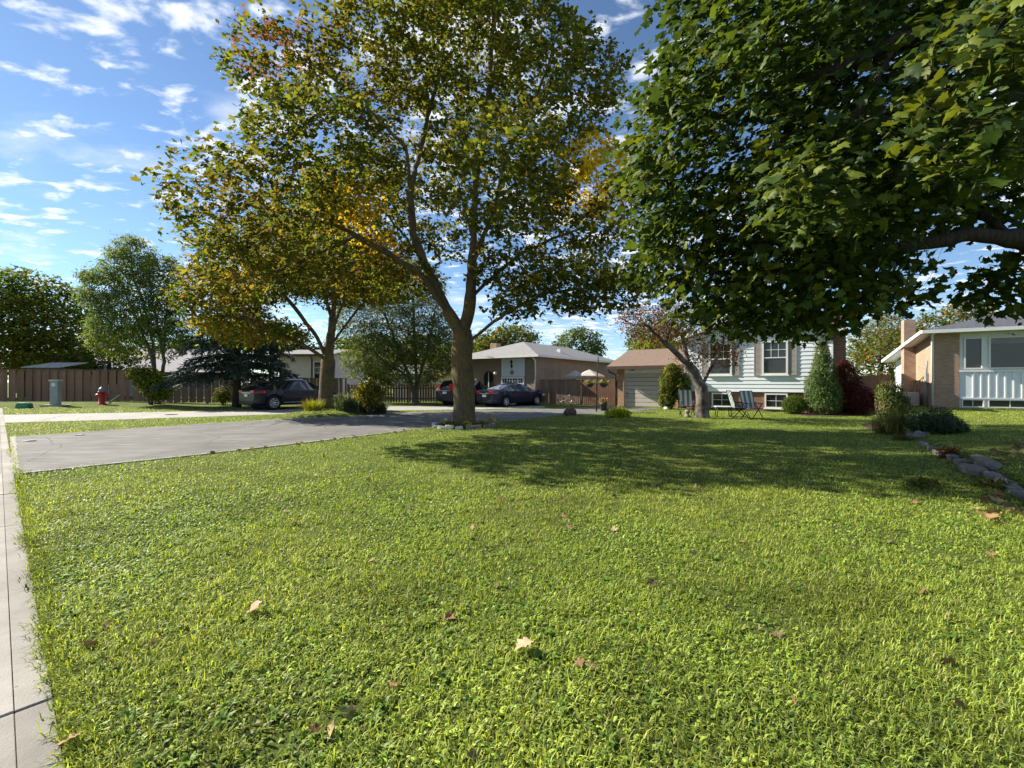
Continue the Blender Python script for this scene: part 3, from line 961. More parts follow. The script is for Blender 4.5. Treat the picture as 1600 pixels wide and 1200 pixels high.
def make_tree(name, label, base, base_r, limbs, env, seed, step=0.35, kill=0.6, tip_r=0.006, leaf=LEAF_MED, lsize=0.12,
              per_tip=8, spread=0.25, cols=((0.06, 0.11, 0.02),), weights=(1,), patches=(), bark='bark', lmat='leaf', tilt=0.6,
              droop=0.02, depth=3, group=None, cat='tree', min_r=0.0, jitter=0.25, flare=1.35, out_w=0.35, hang=None, pjit=0.22, am=3.0):
    r = np.random.default_rng(seed)
    attr = np.vstack([ell_points(r, c, rad, int(n * am), 0.15) for (c, rad, n) in env])
    attr = attr[attr[:, 2] > 0.25]
    P, par = colonize(r, limbs, attr, step, kill, droop=droop, jitter=jitter)
    P = smooth_nodes(P, par, 2)
    rad, cnt, ch = radii(P, par, base_r, tip_r)
    base = Vector(base)
    t = thing(name, label, cat, base, 0, group)
    b = np.array(base)
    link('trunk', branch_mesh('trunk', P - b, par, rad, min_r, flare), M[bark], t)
    # distance from tip in nodes
    tipd = np.full(len(P), 99)
    tipd[ch == 0] = 0
    for i in range(len(P) - 1, 0, -1):
        tipd[par[i]] = min(tipd[par[i]], tipd[i] + 1)
    src = np.where((tipd <= depth) & (rad < max(0.03, tip_r * 5)))[0]
    cc = np.array([np.mean([np.array(e[0]) for e in env], axis=0)])[0]
    k = r.poisson(per_tip * np.where(tipd[src] == 0, 1.3, 0.8), len(src))
    li = np.repeat(src, k)
    pos = P[li] + r.normal(size=(len(li), 3)) * spread * np.array((1, 1, 0.7))
    nrm = np.array((0, 0, 1.0)) + unit(pos - cc) * out_w + r.normal(size=pos.shape) * tilt
    size = lsize * r.uniform(0.5, 1.3, len(li))
    tint = palette(r, pos, cols, weights, patches, seed=seed, jitter=pjit)
    up = None
    if hang is not None:
        up = np.tile(np.array(hang, float), (len(li), 1)) + r.normal(size=pos.shape) * 0.5
    Vs, Fs, Ts, off = [], [], [], 0
    nv = 4 if len(leaf[0]) > 6 else 1
    for k_ in range(nv):
        sel = np.arange(len(pos)) % nv == k_
        tv = leaf[0].copy()
        if nv > 1:       # differently curled leaves
            tv[:, 2] = leaf[0][:, 2] * (0.3, 1.0, 1.9, -0.8)[k_] + r.normal(size=len(tv)) * .03
            tv[:, 0] *= (1.0, .92, .75, 1.08)[k_]
        V, Fc, T = leaf_cloud(r, pos[sel] - b, nrm[sel], size[sel], (tv, leaf[1]), tint[sel], None if up is None else up[sel])
        Vs.append(V); Fs.append(Fc + off); Ts.append(T); off += len(V)
    V, Fc, T = np.concatenate(Vs), np.concatenate(Fs), np.concatenate(Ts)
    link('crown', npmesh('crown', V, Fc, T), M[lmat], t)
    print(name, 'nodes', len(P), 'leaves', len(li), 'tris', len(Fc))
    return t
def limb(*pts):
    return {'pts': [tuple(p) for p in pts]}

GREEN = (0.060, 0.112, 0.016); OLIVE = (0.110, 0.125, 0.022); DEEP = (0.030, 0.062, 0.016); YELLOW = (0.34, 0.27, 0.022)
ORANGE = (0.28, 0.135, 0.035); RUST = (0.17, 0.075, 0.030); LIME = (0.15, 0.19, 0.020); SILVER = (0.15, 0.19, 0.13); BROWN = (0.12, 0.075, 0.035)

# --- central maple
B1 = Vector((-1.63, 15.2, 0))
Y1 = 15.2
p = lambda x, y, d=0.0: tuple(at(x, y, Y1 + d))
limbs1 = [limb(B1, p(725, 620), p(722, 560), p(722, 520)),
          limb(p(722, 520), p(735, 480), p(740, 392, .2), p(743, 300, .5), p(752, 222, .6), p(764, 139, .5), p(770, 40, .6), p(765, -70, .4)),
          limb(p(722, 525), p(702, 490, -.1), p(668, 420, -.2), p(645, 365, -.2), p(640, 290, -.4), p(636, 232, -.4), p(590, 185, -.6), p(537, 134, -.7), p(470, 90, -.9)),
          limb(p(702, 490, -.1), p(655, 425, -1.0), p(590, 385, -1.8), p(520, 350, -2.3), p(440, 325, -2.6), p(360, 320, -2.8)),
          limb(p(560, 370, -2.0), p(500, 395, -2.6), p(440, 420, -2.9), p(380, 435, -3.0)),
          limb(p(738, 420, .2), p(772, 330, -.6), p(790, 240, -1.2), p(830, 175, -1.6), p(860, 90, -1.8)),
          limb(p(736, 470), p(768, 434, .6), p(815, 395, 1.2), p(870, 370, 1.6), p(930, 350, 1.8)),
          limb(p(726, 535), p(750, 523, -.2), p(790, 490, -.8), p(850, 460, -1.4), p(920, 450, -1.8)),
          limb(p(640, 300, -.4), p(665, 200, .8), p(690, 100, 1.5), p(700, 0, 1.8)),
          limb(p(741, 380, .2), p(720, 300, 1.2), p(700, 240, 2.0), p(690, 200, 2.8)),
          limb(p(668, 420, -.2), p(640, 380, 1.0), p(600, 330, 1.8), p(560, 290, 2.4)),
          limb(p(740, 400, .2), p(770, 330, -2.0), p(780, 290, -3.2), p(790, 250, -3.8))]
env1 = [(p(735, 70, .3), (3.9, 3.6, 3.0), 420),
        (p(730, -110, .3), (3.6, 3.6, 2.2), 180),
        (p(455, 105, -.8), (2.3, 1.8, 1.1), 90),
        (p(580, 90, -.4), (2.2, 2.2, 1.7), 110),
        (p(400, 325, -3.4), (2.3, 2.2, 1.4), 140),
        (p(510, 240, -2.8), (2.3, 2.4, 1.5), 150),
        (p(500, 390, -1.0), (2.6, 2.4, 1.2), 100),
        (p(895, 320, .6), (2.4, 2.6, 2.3), 260),
        (p(915, 448, -1.0), (2.5, 2.0, 0.85), 280), (p(815, 472, -.9), (1.2, 1.3, .42), 80), (p(600, 445, .3), (1.7, 1.8, .7), 130), (p(810, 425, .3), (1.4, 1.6, .8), 110),
        (p(895, 140, -1.0), (1.7, 2.2, 1.5), 120),
        (p(680, 300, 1.6), (3.6, 2.0, 2.6), 150),
        (p(780, 270, -4.2), (1.8, 1.8, 1.5), 110),
        (p(560, 300, 1.6), (2.2, 1.8, 1.6), 80),
        (p(620, 430, 0.2), (1.8, 2.0, 0.9), 70), (p(380, 435, -3.0), (1.2, 1.4, .7), 80), (p(450, 410, -3.0), (1.6, 1.4, .7), 80)]
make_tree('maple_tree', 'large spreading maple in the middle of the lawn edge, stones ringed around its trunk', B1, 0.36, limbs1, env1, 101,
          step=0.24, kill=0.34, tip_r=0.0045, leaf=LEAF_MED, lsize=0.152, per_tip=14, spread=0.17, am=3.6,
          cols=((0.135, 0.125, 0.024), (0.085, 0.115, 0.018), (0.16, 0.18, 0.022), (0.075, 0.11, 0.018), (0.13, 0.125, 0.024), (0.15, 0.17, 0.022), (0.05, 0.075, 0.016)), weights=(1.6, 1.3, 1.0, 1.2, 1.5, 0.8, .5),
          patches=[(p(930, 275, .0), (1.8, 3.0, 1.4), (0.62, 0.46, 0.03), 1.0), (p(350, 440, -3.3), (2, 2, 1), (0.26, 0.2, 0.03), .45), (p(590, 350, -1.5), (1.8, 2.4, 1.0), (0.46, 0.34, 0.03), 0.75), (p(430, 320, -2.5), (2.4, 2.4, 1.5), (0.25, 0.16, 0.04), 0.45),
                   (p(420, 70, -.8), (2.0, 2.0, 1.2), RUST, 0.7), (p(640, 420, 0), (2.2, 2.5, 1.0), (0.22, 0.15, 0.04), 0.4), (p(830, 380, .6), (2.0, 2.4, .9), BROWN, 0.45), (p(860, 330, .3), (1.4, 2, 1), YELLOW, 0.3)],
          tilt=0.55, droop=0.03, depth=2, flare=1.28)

# --- second maple between the two driveways
B2 = Vector((-9.15, 22.0, 0.12)); Y2 = 22.0
p = lambda x, y, d=0.0: tuple(at(x, y, Y2 + d))
limbs2 = [limb(B2, p(510, 600), p(513, 555)),
          limb(p(513, 555), p(520, 500), p(528, 430, .3), p(530, 360, .5), p(520, 310, .5)),
          limb(p(512, 560), p(492, 520, -.4), p(460, 480, -.8), p(425, 440, -1.0), p(390, 400, -1.2)),
          limb(p(514, 550), p(545, 500, .3), p(580, 455, .8), p(610, 410, 1.0)),
          limb(p(510, 565), p(485, 545, -.6), p(445, 525, -1.4), p(390, 500, -1.8), p(330, 490, -2.0)),
          limb(p(520, 500), p(500, 440, 2.0), p(490, 400, 3.2)),
          limb(p(516, 530), p(540, 460, -1.6), p(550, 410, -2.6))]
env2 = [(p(420, 405, -1.0), (3.4, 2.8, 2.0), 230), (p(350, 470, -1.6), (2.0, 2.0, 1.9), 130), (p(570, 420, .6), (2.4, 2.6, 1.9), 150),
        (p(500, 340, .3), (2.8, 2.8, 1.6), 150), (p(400, 520, -1.6), (2.4, 1.6, .6), 70), (p(500, 420, 2.6), (3.2, 2.0, 2.2), 120), (p(545, 430, -2.2), (2.0, 1.4, 1.6), 80)]
make_tree('maple_tree', 'smaller maple turning orange beside the parked coupe, shrubs at its foot', B2, 0.34, limbs2, env2, 102,
          step=0.28, kill=0.38, tip_r=0.0055, leaf=LEAF_MED, lsize=0.165, per_tip=19, spread=0.24, am=4.5,
          cols=(OLIVE, GREEN, LIME, (0.24, 0.21, 0.03), (0.2, 0.1, 0.035), BROWN), weights=(1.9, 2.2, 1.5, 0.45, 0.25, 0.3),
          patches=[(p(315, 440, -1.5), (1.5, 2.0, 1.8), (0.21, 0.13, 0.045), 0.6), (p(350, 515, -1.6), (2.0, 2, .8), (0.26, 0.22, 0.03), 0.6), (p(450, 380, -1), (1.5, 2, 1.5), LIME, 0.5)],
          tilt=0.55, depth=2, flare=1.3)

# --- near maple whose trunk stands outside the right edge
B3 = Vector((9.6, 6.6, 0.05))
p = lambda x, y, Y: tuple(at(x, y, Y))
limbs3 = [limb(B3, (9.5, 6.6, 1.2), (9.3, 6.5, 2.6), (9.3, 6.5, 4.2), (9.1, 6.4, 6.2), (8.8, 6.3, 8.0)),
          limb((9.3, 6.5, 2.6), p(1660, 392, 5.9), p(1580, 372, 5.7), p(1500, 366, 5.7), p(1400, 390, 5.9), p(1290, 415, 6.2), p(1150, 430, 6.7), p(1070, 425, 7.0)),
          limb((9.3, 6.5, 3.4), p(1560, 40, 4.9), p(1480, 55, 4.6), p(1400, 62, 4.7), p(1310, 108, 4.9), p(1200, 150, 5.2), p(1090, 190, 5.6)),
          limb(p(1400, 62, 4.7), p(1360, 150, 4.5), p(1310, 230, 4.3), p(1280, 290, 4.1)),
          limb((9.3, 6.5, 4.2), (7.6, 6.4, 5.6), (5.9, 6.2, 6.4), (4.2, 6.0, 6.8), (3.0, 5.8, 6.9)),
          limb(p(1580, 372, 5.7), p(1480, 300, 6.6), p(1380, 280, 7.2), p(1260, 290, 7.4), p(1120, 320, 7.4)),
          limb((9.3, 6.5, 3.0), (8.0, 5.2, 3.6), (6.0, 4.2, 4.2), (4.6, 3.7, 4.5)),
          limb((9.3, 6.5, 3.0), (8.4, 8.0, 4.6), (7.4, 9.3, 5.6)),
          limb((9.3, 6.5, 4.0), (10.8, 7.2, 5.4), (11.8, 7.8, 6.4))]
env3 = [(p(1225, 440, 6.6), (1.85, 1.5, .84), 540), (p(1060, 385, 6.9), (0.75, 1.0, .75), 150), (p(1170, 180, 5.7), (1.45, 1.5, 1.55), 420),
        (p(1040, 260, 6.2), (0.6, 1.0, 1.4), 120), (p(1310, 330, 6.8), (1.6, 1.2, .9), 220), (p(1390, 170, 5.6), (1.5, 1.3, 1.1), 230), (p(1575, 120, 3.5), (.75, .7, .85), 120),
        (p(1290, 300, 4.3), (.65, .5, .42), 60), (p(1600, 440, 6.0), (.55, .8, .5), 60), (p(1570, 320, 6.2), (.55, .8, .35), 40), (p(1290, -90, 5.8), (2.3, 2.0, 1.5), 260),
        ((8.8, 6.6, 7.2), (2.6, 2.6, 2.2), 150), ((7.6, 8.6, 5.6), (1.8, 1.4, 1.3), 90), ((11.2, 7.4, 6.0), (2.2, 2.2, 1.8), 80)]
make_tree('maple_tree', 'near maple with big dark green leaves hanging in from the right edge', B3, 0.34, limbs3, env3, 103,
          step=0.17, kill=0.19, tip_r=0.0032, leaf=LEAF_FULL, lsize=0.124, per_tip=8.4, spread=0.14, am=2.9,
          cols=((0.032, 0.060, 0.014), (0.06, 0.098, 0.015), (0.09, 0.135, 0.018), (0.042, 0.075, 0.015), (0.12, 0.15, 0.018)), weights=(1.4, 1.6, 1.0, 1.5, 0.4),
          lmat='leaf_near', bark='bark_dark', tilt=0.5, droop=0.05, depth=3, flare=1.3, pjit=0.15, hang=(-0.3, -0.1, -0.5), out_w=0.5)

# --- crabapple in front of the pale house
B4 = Vector((7.96, 18.75, 0)); Y4 = 18.75
p = lambda x, y, d=0.0: tuple(at(x, y, Y4 + d))
limbs4 = [limb(B4, p(1097, 625), p(1096, 606)),
          limb(p(1096, 606), p(1085, 583), p(1072, 567), p(1050, 545, -.2), p(1030, 528, -.3), p(1012, 510, -.5), p(995, 500, -.6)),
          limb(p(1097, 604), p(1108, 580), p(1120, 560, .1), p(1130, 535, .2), p(1132, 505, .2), p(1120, 480, .2)),
          limb(p(1075, 570), p(1070, 545, .3), p(1066, 525, .4), p(1080, 512, .4), p(1084, 500, .4), p(1070, 485, .4)),
          limb(p(1040, 536, -.2), p(1045, 515, -.6), p(1035, 495, -.8)),
          limb(p(1012, 510, -.5), p(990, 507, -.2), p(970, 497, 0))]
env4 = [(p(1020, 505, -.4), (1.5, 1.3, .85), 170), (p(1070, 500, .3), (1.3, 1.3, .9), 110), (p(1130, 545, .2), (.7, 1.0, 1.1), 70), (p(985, 495, 0), (.7, .8, .4), 40), (p(1080, 560, .6), (.7, .8, .7), 50), (p(1065, 520, 1.2), (1.6, .8, .8), 60)]
make_tree('crabapple_tree', 'crooked low crabapple with sparse reddish leaves before the pale house', B4, 0.25, limbs4, env4, 104,
          step=0.14, kill=0.2, tip_r=0.004, leaf=LEAF_SIMPLE, lsize=0.09, per_tip=9.0, spread=0.16, am=4.0,
          cols=((0.13, 0.05, 0.04), (0.10, 0.06, 0.03), OLIVE, (0.2, 0.07, 0.05), (0.07, 0.05, 0.03)), weights=(1, 1, .6, .6, 1), bark='bark_pale', tilt=0.9, depth=2, flare=1.25, jitter=0.45)

# --- trees in the distance
def simple_tree(name, label, px, base_y, Y, blobs, seed, br=0.18, cols=(GREEN,), weights=None, leaf=LEAF_SIMPLE, lsize=0.28, per_tip=8, stems=None, bark='bark_dark', spread=0.3, step=0.42, kill=0.5, group=None, cat='tree', lmat='leaf', tilt=0.7, droop=0.0, hang=None, patches=(), depth=2, jitter=0.25):
    b = at(px, base_y, Y)
    b.z = gzf(b.x, b.y)
    env = []
    for (x, y, rx, ry, rz, n) in blobs:
        env.append((tuple(at(x, y, Y)), (rx, ry, rz), n))
    top = max(blobs, key=lambda q: q[5])
    c = at(top[0], top[1], Y)
    per_tip = per_tip * 1.9
    limbs = stems(b) if stems else [limb(b, b.lerp(c, 0.35), b.lerp(c, 0.75), c)]
    return make_tree(name, label, b, br, limbs, env, seed, step=step, kill=kill, tip_r=0.012, leaf=leaf, lsize=lsize, per_tip=per_tip, spread=spread,
                     cols=cols, weights=weights or [1] * len(cols), bark=bark, lmat=lmat, tilt=tilt, droop=droop, hang=hang, group=group, cat=cat, patches=patches, depth=depth, jitter=jitter, min_r=0.010, am=7.0)
simple_tree('broad_tree', 'dense dark green broad tree behind the far left end of the fence', 45, 620, 38,
            [(40, 500, 5.0, 4, 4.2, 260), (90, 520, 2.6, 3, 3.4, 120), (-20, 490, 4, 4, 4.5, 120), (60, 560, 4.5, 3, 1.8, 100)], 201, br=0.35,
            cols=(GREEN, OLIVE, LIME, (0.16, 0.15, 0.025)), weights=(2, 2, .8, 1.2), lsize=0.30, per_tip=9)
def birch_stems(b):
    q = lambda x, y, d=0: tuple(at(x, y, 28.6 + d))
    s2 = tuple(b + Vector((0.5, 0.1, 0)))
    return [limb(b, q(243, 590), q(236, 555), q(222, 520), q(205, 480), q(190, 440)),
            limb(b, q(255, 600, .2), q(256, 550, .3), q(258, 510, .3), q(263, 470, .3), q(262, 430, .2)),
            limb(q(243, 590), q(238, 530, .3), q(226, 480, .4), q(208, 430, .4), q(204, 385, .4)),
            limb(q(256, 560, .2), q(245, 505, -.3), q(235, 450, -.4), q(220, 410, -.5))]
simple_tree('willow_tree', 'slender airy grey green tree with thin stems beside the fire hydrant', 246, 633, 28.6,
            [(205, 410, 1.3, 1.4, 1.9, 130), (255, 440, 1.3, 1.4, 1.9, 130), (165, 450, 1.5, 1.5, 1.5, 110), (215, 500, 3.0, 1.8, 2.0, 200), (180, 520, 1.8, 1.4, 1.6, 90), (270, 520, 1.0, 1.2, 1.8, 60)], 202, br=0.16,
            cols=((0.11, 0.17, 0.055), (0.16, 0.21, 0.075), (0.14, 0.19, 0.045)), leaf=LEAF_THIN, lsize=0.3, per_tip=12, spread=0.16, step=0.28, kill=0.34, stems=birch_stems, bark='bark_birch', hang=(0, 0, -0.7), droop=0.0, depth=2)
simple_tree('leafy_tree', 'bright yellow green tree behind the willow, over the fence', 175, 620, 37, [(168, 545, 2.2, 2, 2.3, 110), (205, 540, 2.0, 2, 1.8, 80)], 203, br=0.14, cols=(LIME, OLIVE, GREEN), lsize=0.26, per_tip=6)
def olive_stems(b):
    q = lambda x, y, d=0: tuple(at(x, y, 31.5 + d))
    return [limb(b, q(640, 590), q(622, 540), q(600, 490)), limb(b, q(655, 590), q(668, 545), q(680, 480)), limb(b, q(650, 580, .2), q(648, 530), q(645, 460)), limb(q(640, 590), q(600, 565), q(580, 545))]
simple_tree('silver_tree', 'silvery grey green many stemmed tree behind the picket fence', 650, 628, 31.5,
            [(640, 505, 3.0, 2.4, 2.8, 320), (600, 545, 2.2, 2, 1.9, 180), (690, 535, 1.8, 2, 2.2, 190), (562, 562, 1.3, 1.4, 1.4, 100), (625, 445, 3.2, 2, 2.0, 220), (560, 500, 1.8, 1.6, 1.8, 110), (640, 580, 2.6, 1.6, 1.0, 120)], 204, br=0.22,
            cols=((0.095, 0.135, 0.06), (0.13, 0.17, 0.085), (0.12, 0.15, 0.045)), leaf=LEAF_THIN, lsize=0.28, per_tip=13, spread=0.24, step=0.34, kill=0.40, stems=olive_stems, bark='bark_birch', hang=(0, 0, -0.5), depth=2)
simple_tree('leafy_tree', 'yellow green tree low behind the dark SUV and main trunk', 700, 620, 38, [(705, 575, 2.6, 2, 2.0, 120), (720, 555, 1.6, 1.6, 1.6, 60)], 205, br=0.14, cols=(LIME, OLIVE, YELLOW, GREEN), weights=(1, 1, .4, 1), lsize=0.26, per_tip=7)
simple_tree('leafy_tree', 'green tree peeking up behind the bungalow chimney', 800, 600, 48, [(800, 532, 3.0, 2.5, 1.7, 120), (765, 545, 1.8, 2, 1.8, 70)], 206, br=0.2, cols=(OLIVE, GREEN, BROWN), weights=(1.4, 1.2, .4), lsize=0.32, per_tip=8)
simple_tree('poplar_tree', 'pale green poplar behind the far end of the bungalow roof', 905, 600, 56, [(890, 545, 2.2, 2, 2.2, 100), (920, 545, 2.0, 2, 2.4, 100), (905, 525, 1.6, 1.6, 1.2, 50)], 207, br=0.2, cols=((0.12, 0.165, 0.055), (0.09, 0.13, 0.04)), lsize=0.32, per_tip=8)
simple_tree('leafy_tree', 'soft green tree rising behind the brown garage roof', 1015, 600, 44, [(1010, 535, 1.9, 2, 1.8, 90), (1040, 530, 1.9, 2, 2.2, 90)], 208, br=0.2, cols=((0.12, 0.155, 0.055), GREEN, OLIVE), lsize=0.3, per_tip=8)
simple_tree('yellow_tree', 'bright yellow green tree just above the garage ridge', 1030, 600, 37, [(1025, 543, 2.2, 1.5, .9, 90), (1055, 540, 1.2, 1.2, 1.0, 40)], 209, br=0.14, cols=(LIME, (0.24, 0.24, 0.02), OLIVE), lsize=0.24, per_tip=8)
simple_tree('autumn_tree', 'olive and yellow tree behind the right hand board fence', 1375, 620, 32, [(1375, 560, 2.0, 2, 1.9, 130), (1350, 580, 1.6, 1.6, 1.4, 80), (1400, 540, 1.6, 1.6, 1.5, 80)], 210, br=0.2, cols=(OLIVE, (0.16, 0.15, 0.05), ORANGE, GREEN), weights=(1.4, 1.2, .4, 1), lsize=0.24, per_tip=6)
simple_tree('autumn_tree', 'pale buff tree farther back behind the satellite dish', 1395, 600, 44, [(1390, 520, 2.6, 2, 2.0, 120), (1360, 540, 2.0, 2, 2.0, 80)], 211, br=0.2, cols=((0.22, 0.20, 0.10), (0.17, 0.17, 0.06), OLIVE), lsize=0.28, per_tip=7)
simple_tree('autumn_tree', 'yellowing tree above the roof of the brick house on the right', 1510, 600, 46, [(1510, 495, 2.8, 2, 1.8, 120), (1470, 505, 2.0, 2, 1.4, 70)], 212, br=0.22, cols=((0.2, 0.18, 0.05), OLIVE, ORANGE, GREEN), weights=(1.4, 1.2, .4, .8), lsize=0.28, per_tip=7)
simple_tree('leafy_tree', 'dark green tree between the grey roofed house and the spruce', 420, 615, 46, [(430, 540, 4.0, 3, 2.6, 150), (540, 560, 3.0, 3, 2.2, 110)], 213, br=0.25, cols=(GREEN, DEEP, OLIVE), lsize=0.34, per_tip=8)

for i, (px, lab) in enumerate(((585, 'far green tree low behind the left half of the silver tree'), (660, 'far olive tree low behind the right half of the silver tree'), (745, 'far tree between the main trunk and the bungalow'), (300, 'far dark tree behind the spruce and grey roof'))):
    simple_tree('leafy_tree', lab, px, 612, 56 + i, [(px, 560, 4.2, 2.5, 3.2, 150), (px + 25, 580, 3.2, 2, 2.0, 70)], 230 + i, br=0.22, cols=(GREEN, OLIVE, DEEP) if i != 1 else (OLIVE, LIME, GREEN), lsize=0.4, per_tip=8)
# --- blue spruce behind the coupe
def spruce():
    r = np.random.default_rng(301)
    b = G(370, 636.5); b.z = 0
    t = thing('spruce_tree', 'dark blue green spruce with drooping boughs behind the parked coupe', 'tree', b)
    H = 8.2
    MB().tube([(0, 0, -0.05), (0.02, 0, 1.5), (0, 0, 4), (0, 0, H)], [0.27, 0.21, 0.13, 0.02], 12).build('trunk', M['bark_dark'], t)
    pos, nrm, up, sz = [], [], [], []
    mb = MB()
    z = 1.95
    while z < H - 0.15:
        f = (z - 1.4) / (H - 1.4)
        Lb = (4.0 * (1 - f) ** 0.85 + 0.15)
        nb = int(11 - 5 * f)
        a0 = r.uniform(0, 6.28)
        for j in range(nb):
            a = a0 + 6.283 * j / nb + r.normal() * 0.15
            L_ = Lb * r.uniform(0.72, 1.08)
            d = np.array((math.cos(a), math.sin(a), 0))
            pts = []
            for s in np.linspace(0, 1, 7):
                pts.append(np.array((0, 0, z)) + d * L_ * s + np.array((0, 0, 1)) * (0.18 * L_ * s - 0.36 * L_ * s * s))
            mb.tube(pts, [0.035 * (1 - 0.8 * s) for s in np.linspace(0, 1, 7)], 4, False)
            m = int(55 * L_ + 8)
            s = r.random(m) ** 0.7
            c = np.array((0, 0, z)) + d * (L_ * s)[:, None] + np.array((0, 0, 1)) * (0.18 * L_ * s - 0.36 * L_ * s * s)[:, None]
            side = np.array((-d[1], d[0], 0))
            w = r.normal(size=m) * 0.16 * L_ * (1.05 - s) + r.normal(size=m) * 0.10
            c = c + side * w[:, None] + np.array((0, 0, -1)) * (np.abs(r.normal(size=m)) * 0.12)[:, None]
            pos.append(c)
            u = d * 0.7 + side * np.sign(w)[:, None] * 0.6 + np.array((0, 0, -0.55))
            up.append(u); sz.append(r.uniform(0.22, 0.42, m))
            nrm.append(np.array((0, 0, 1.0)) + r.normal(size=(m, 3)) * 0.5)
        z += 0.42 + 0.16 * r.random()
    pos, nrm, up, sz = map(np.concatenate, (pos, nrm, up, sz))
    tint = np.array((0.035, 0.058, 0.050)) * r.uniform(0.6, 1.5, (len(pos), 1))
    tint[r.random(len(pos)) < 0.2] = (0.085, 0.115, 0.10)
    tm = (np.array([(0, 0, 0), (0.13, 0.35, -0.03), (0.05, 1, -0.12), (-0.05, 1, -0.12), (-0.13, 0.35, -0.03)]), np.array([(0, 1, 2), (0, 2, 3), (0, 3, 4)]))
    V, Fc, T = leaf_cloud(r, pos, nrm, sz, tm, tint, up)
    link('crown', npmesh('crown', V, Fc, T), M['needle'], t)
    mb.build('bough', M['bark_dark'], t)
spruce()

# ------------------------------------------------------------------ shrubs
def shrub(name, label, base, blobs, n, seed, leaf=LEAF_SIMPLE, lsize=0.06, cols=(GREEN,), weights=None, stems=5, cat='shrub', group=None, lmat='leaf', up=None, shell=0.55, tilt=0.7, bark='bark_dark', h=None, pjit=0.22, patches=()):
    "blobs: (dx,dy,dz,rx,ry,rz) from the base"
    r = np.random.default_rng(seed)
    b = Vector(base)
    t = thing(name, label, cat, b, 0, group)
    vol = np.array([q[3] * q[4] * q[5] for q in blobs]) ** 0.67
    k = (n * vol / vol.sum()).astype(int)
    pos, nrm = [], []
    for q, m in zip(blobs, k):
        d = unit(r.normal(size=(m, 3)))
        rr = shell + (1 - shell) * r.random((m, 1)) ** 0.6
        rr *= 1 + 0.10 * np.sin(d[:, :1] * 9 + q[0] * 5) * np.cos(d[:, 2:3] * 8) + r.normal(size=(m, 1)) * 0.05
        pp = np.array(q[:3]) + d * rr * np.array(q[3:])
        pos.append(pp); nrm.append(d * 0.9 + np.array((0, 0, 0.4)) + r.normal(size=(m, 3)) * tilt)
    pos, nrm = np.concatenate(pos), np.concatenate(nrm)
    ok = pos[:, 2] > 0.02
    pos, nrm = pos[ok], nrm[ok]
    tint = palette(r, pos + np.array(b), cols, weights or [1] * len(cols), patches, 1.5, pjit, seed)
    u = None if up is None else np.tile(np.array(up, float), (len(pos), 1)) + r.normal(size=pos.shape) * 0.35
    V, Fc, T = leaf_cloud(r, pos, nrm, lsize * r.uniform(0.65, 1.3, len(pos)), leaf, tint, u)
    mb = MB()
    for i in range(stems):
        q = blobs[i % len(blobs)]
        e = np.array(q[:3]) + unit(r.normal(size=3)) * np.array(q[3:]) * 0.6
        e[2] = max(e[2], 0.15)
        s = np.array((r.normal() * 0.05, r.normal() * 0.05, -0.03))
        mid = (s + e) / 2 + r.normal(size=3) * 0.05
        mb.tube([s, mid, e], [0.02 + 0.008 * q[5], 0.014, 0.006], 5, False)
    mb.build('stem', M[bark], t)
    link('foliage', npmesh('foliage', V, Fc, T), M[lmat], t)
    return t
def blades(name, label, base, n, h, spread, cols, seed, w=0.02, cat='plant', lean=0.5, group=None, weights=None, lmat='leaf'):
    "an upright tuft of long leaves"
    r = np.random.default_rng(seed)
    t = thing(name, label, cat, base, 0, group)
    a = r.uniform(0, 6.283, n); rr = spread * np.sqrt(r.random(n))
    x, y = rr * np.cos(a), rr * np.sin(a)
    hh = h * r.uniform(0.55, 1.1, n); ln = np.clip(np.abs(r.normal(lean, 0.3, n)), 0, 1.3)
    az = np.where(r.random(n) < 0.6, a, r.uniform(0, 6.283, n))
    dx, dy = np.cos(az), np.sin(az); px_, py_ = -dy, dx
    ww = w * r.uniform(0.6, 1.3, n)
    rows = []
    for f, wf in ((0, .5), (0.45, .5), (0.8, .35), (1.0, .03)):
        o = hh * f * np.sin(ln * f); z = hh * f * np.cos(ln * f)
        c = np.stack([x + dx * o, y + dy * o, z], 1); s = np.stack([px_ * ww * wf, py_ * ww * wf, 0 * ww], 1)
        rows += [c - s, c + s]
    V = np.stack(rows, 1)
    base_i = (np.arange(n) * 8)[:, None, None]
    q = np.array([[0, 1, 3, 2], [2, 3, 5, 4], [4, 5, 7, 6]])
    Fc = (base_i + q[None]).reshape(-1, 4)
    tint = palette(r, V[:, 0] + np.array(base), cols, weights or [1] * len(cols), (), 2.0, 0.25, seed)
    link('foliage', npmesh('foliage', V.reshape(-1, 3), Fc, np.repeat(tint, 8, 0)), M[lmat], t)
    return t

CEDAR = (0.042, 0.078, 0.016)
b = G(1285, 648)
shrub('cedar', 'tall pointed green cedar at the right corner of the pale house', b, [(0, 0, .55, .76, .76, .75), (-.05, 0, 1.2, .70, .68, .9), (0.06, 0, 1.9, .52, .52, .9), (-0.02, 0, 2.6, .34, .34, .8), (.04, 0, 3.2, .17, .17, .5), (.3, -.2, 1.0, .42, .4, .5), (-.3, -.2, 1.5, .34, .34, .5)], 24000, 401,
      LEAF_THIN, 0.12, ((0.055, 0.10, 0.018), (0.085, 0.14, 0.025), (0.12, 0.165, 0.03), (0.09, 0.075, 0.03)), (1.6, 1.8, 1, .3), up=(0, 0, 1.0), shell=0.7, lmat='needle', tilt=0.5)
b = G(1241, 647)
shrub('round_shrub', 'low rounded green shrub between basement window and cedar', b, [(0, 0, .42, .52, .5, .46)], 5000, 402, LEAF_SIMPLE, 0.06, ((0.07, 0.115, 0.02), GREEN, LIME), (2, 1.5, .7))
b = Vector((15.6, 20.6, 0))
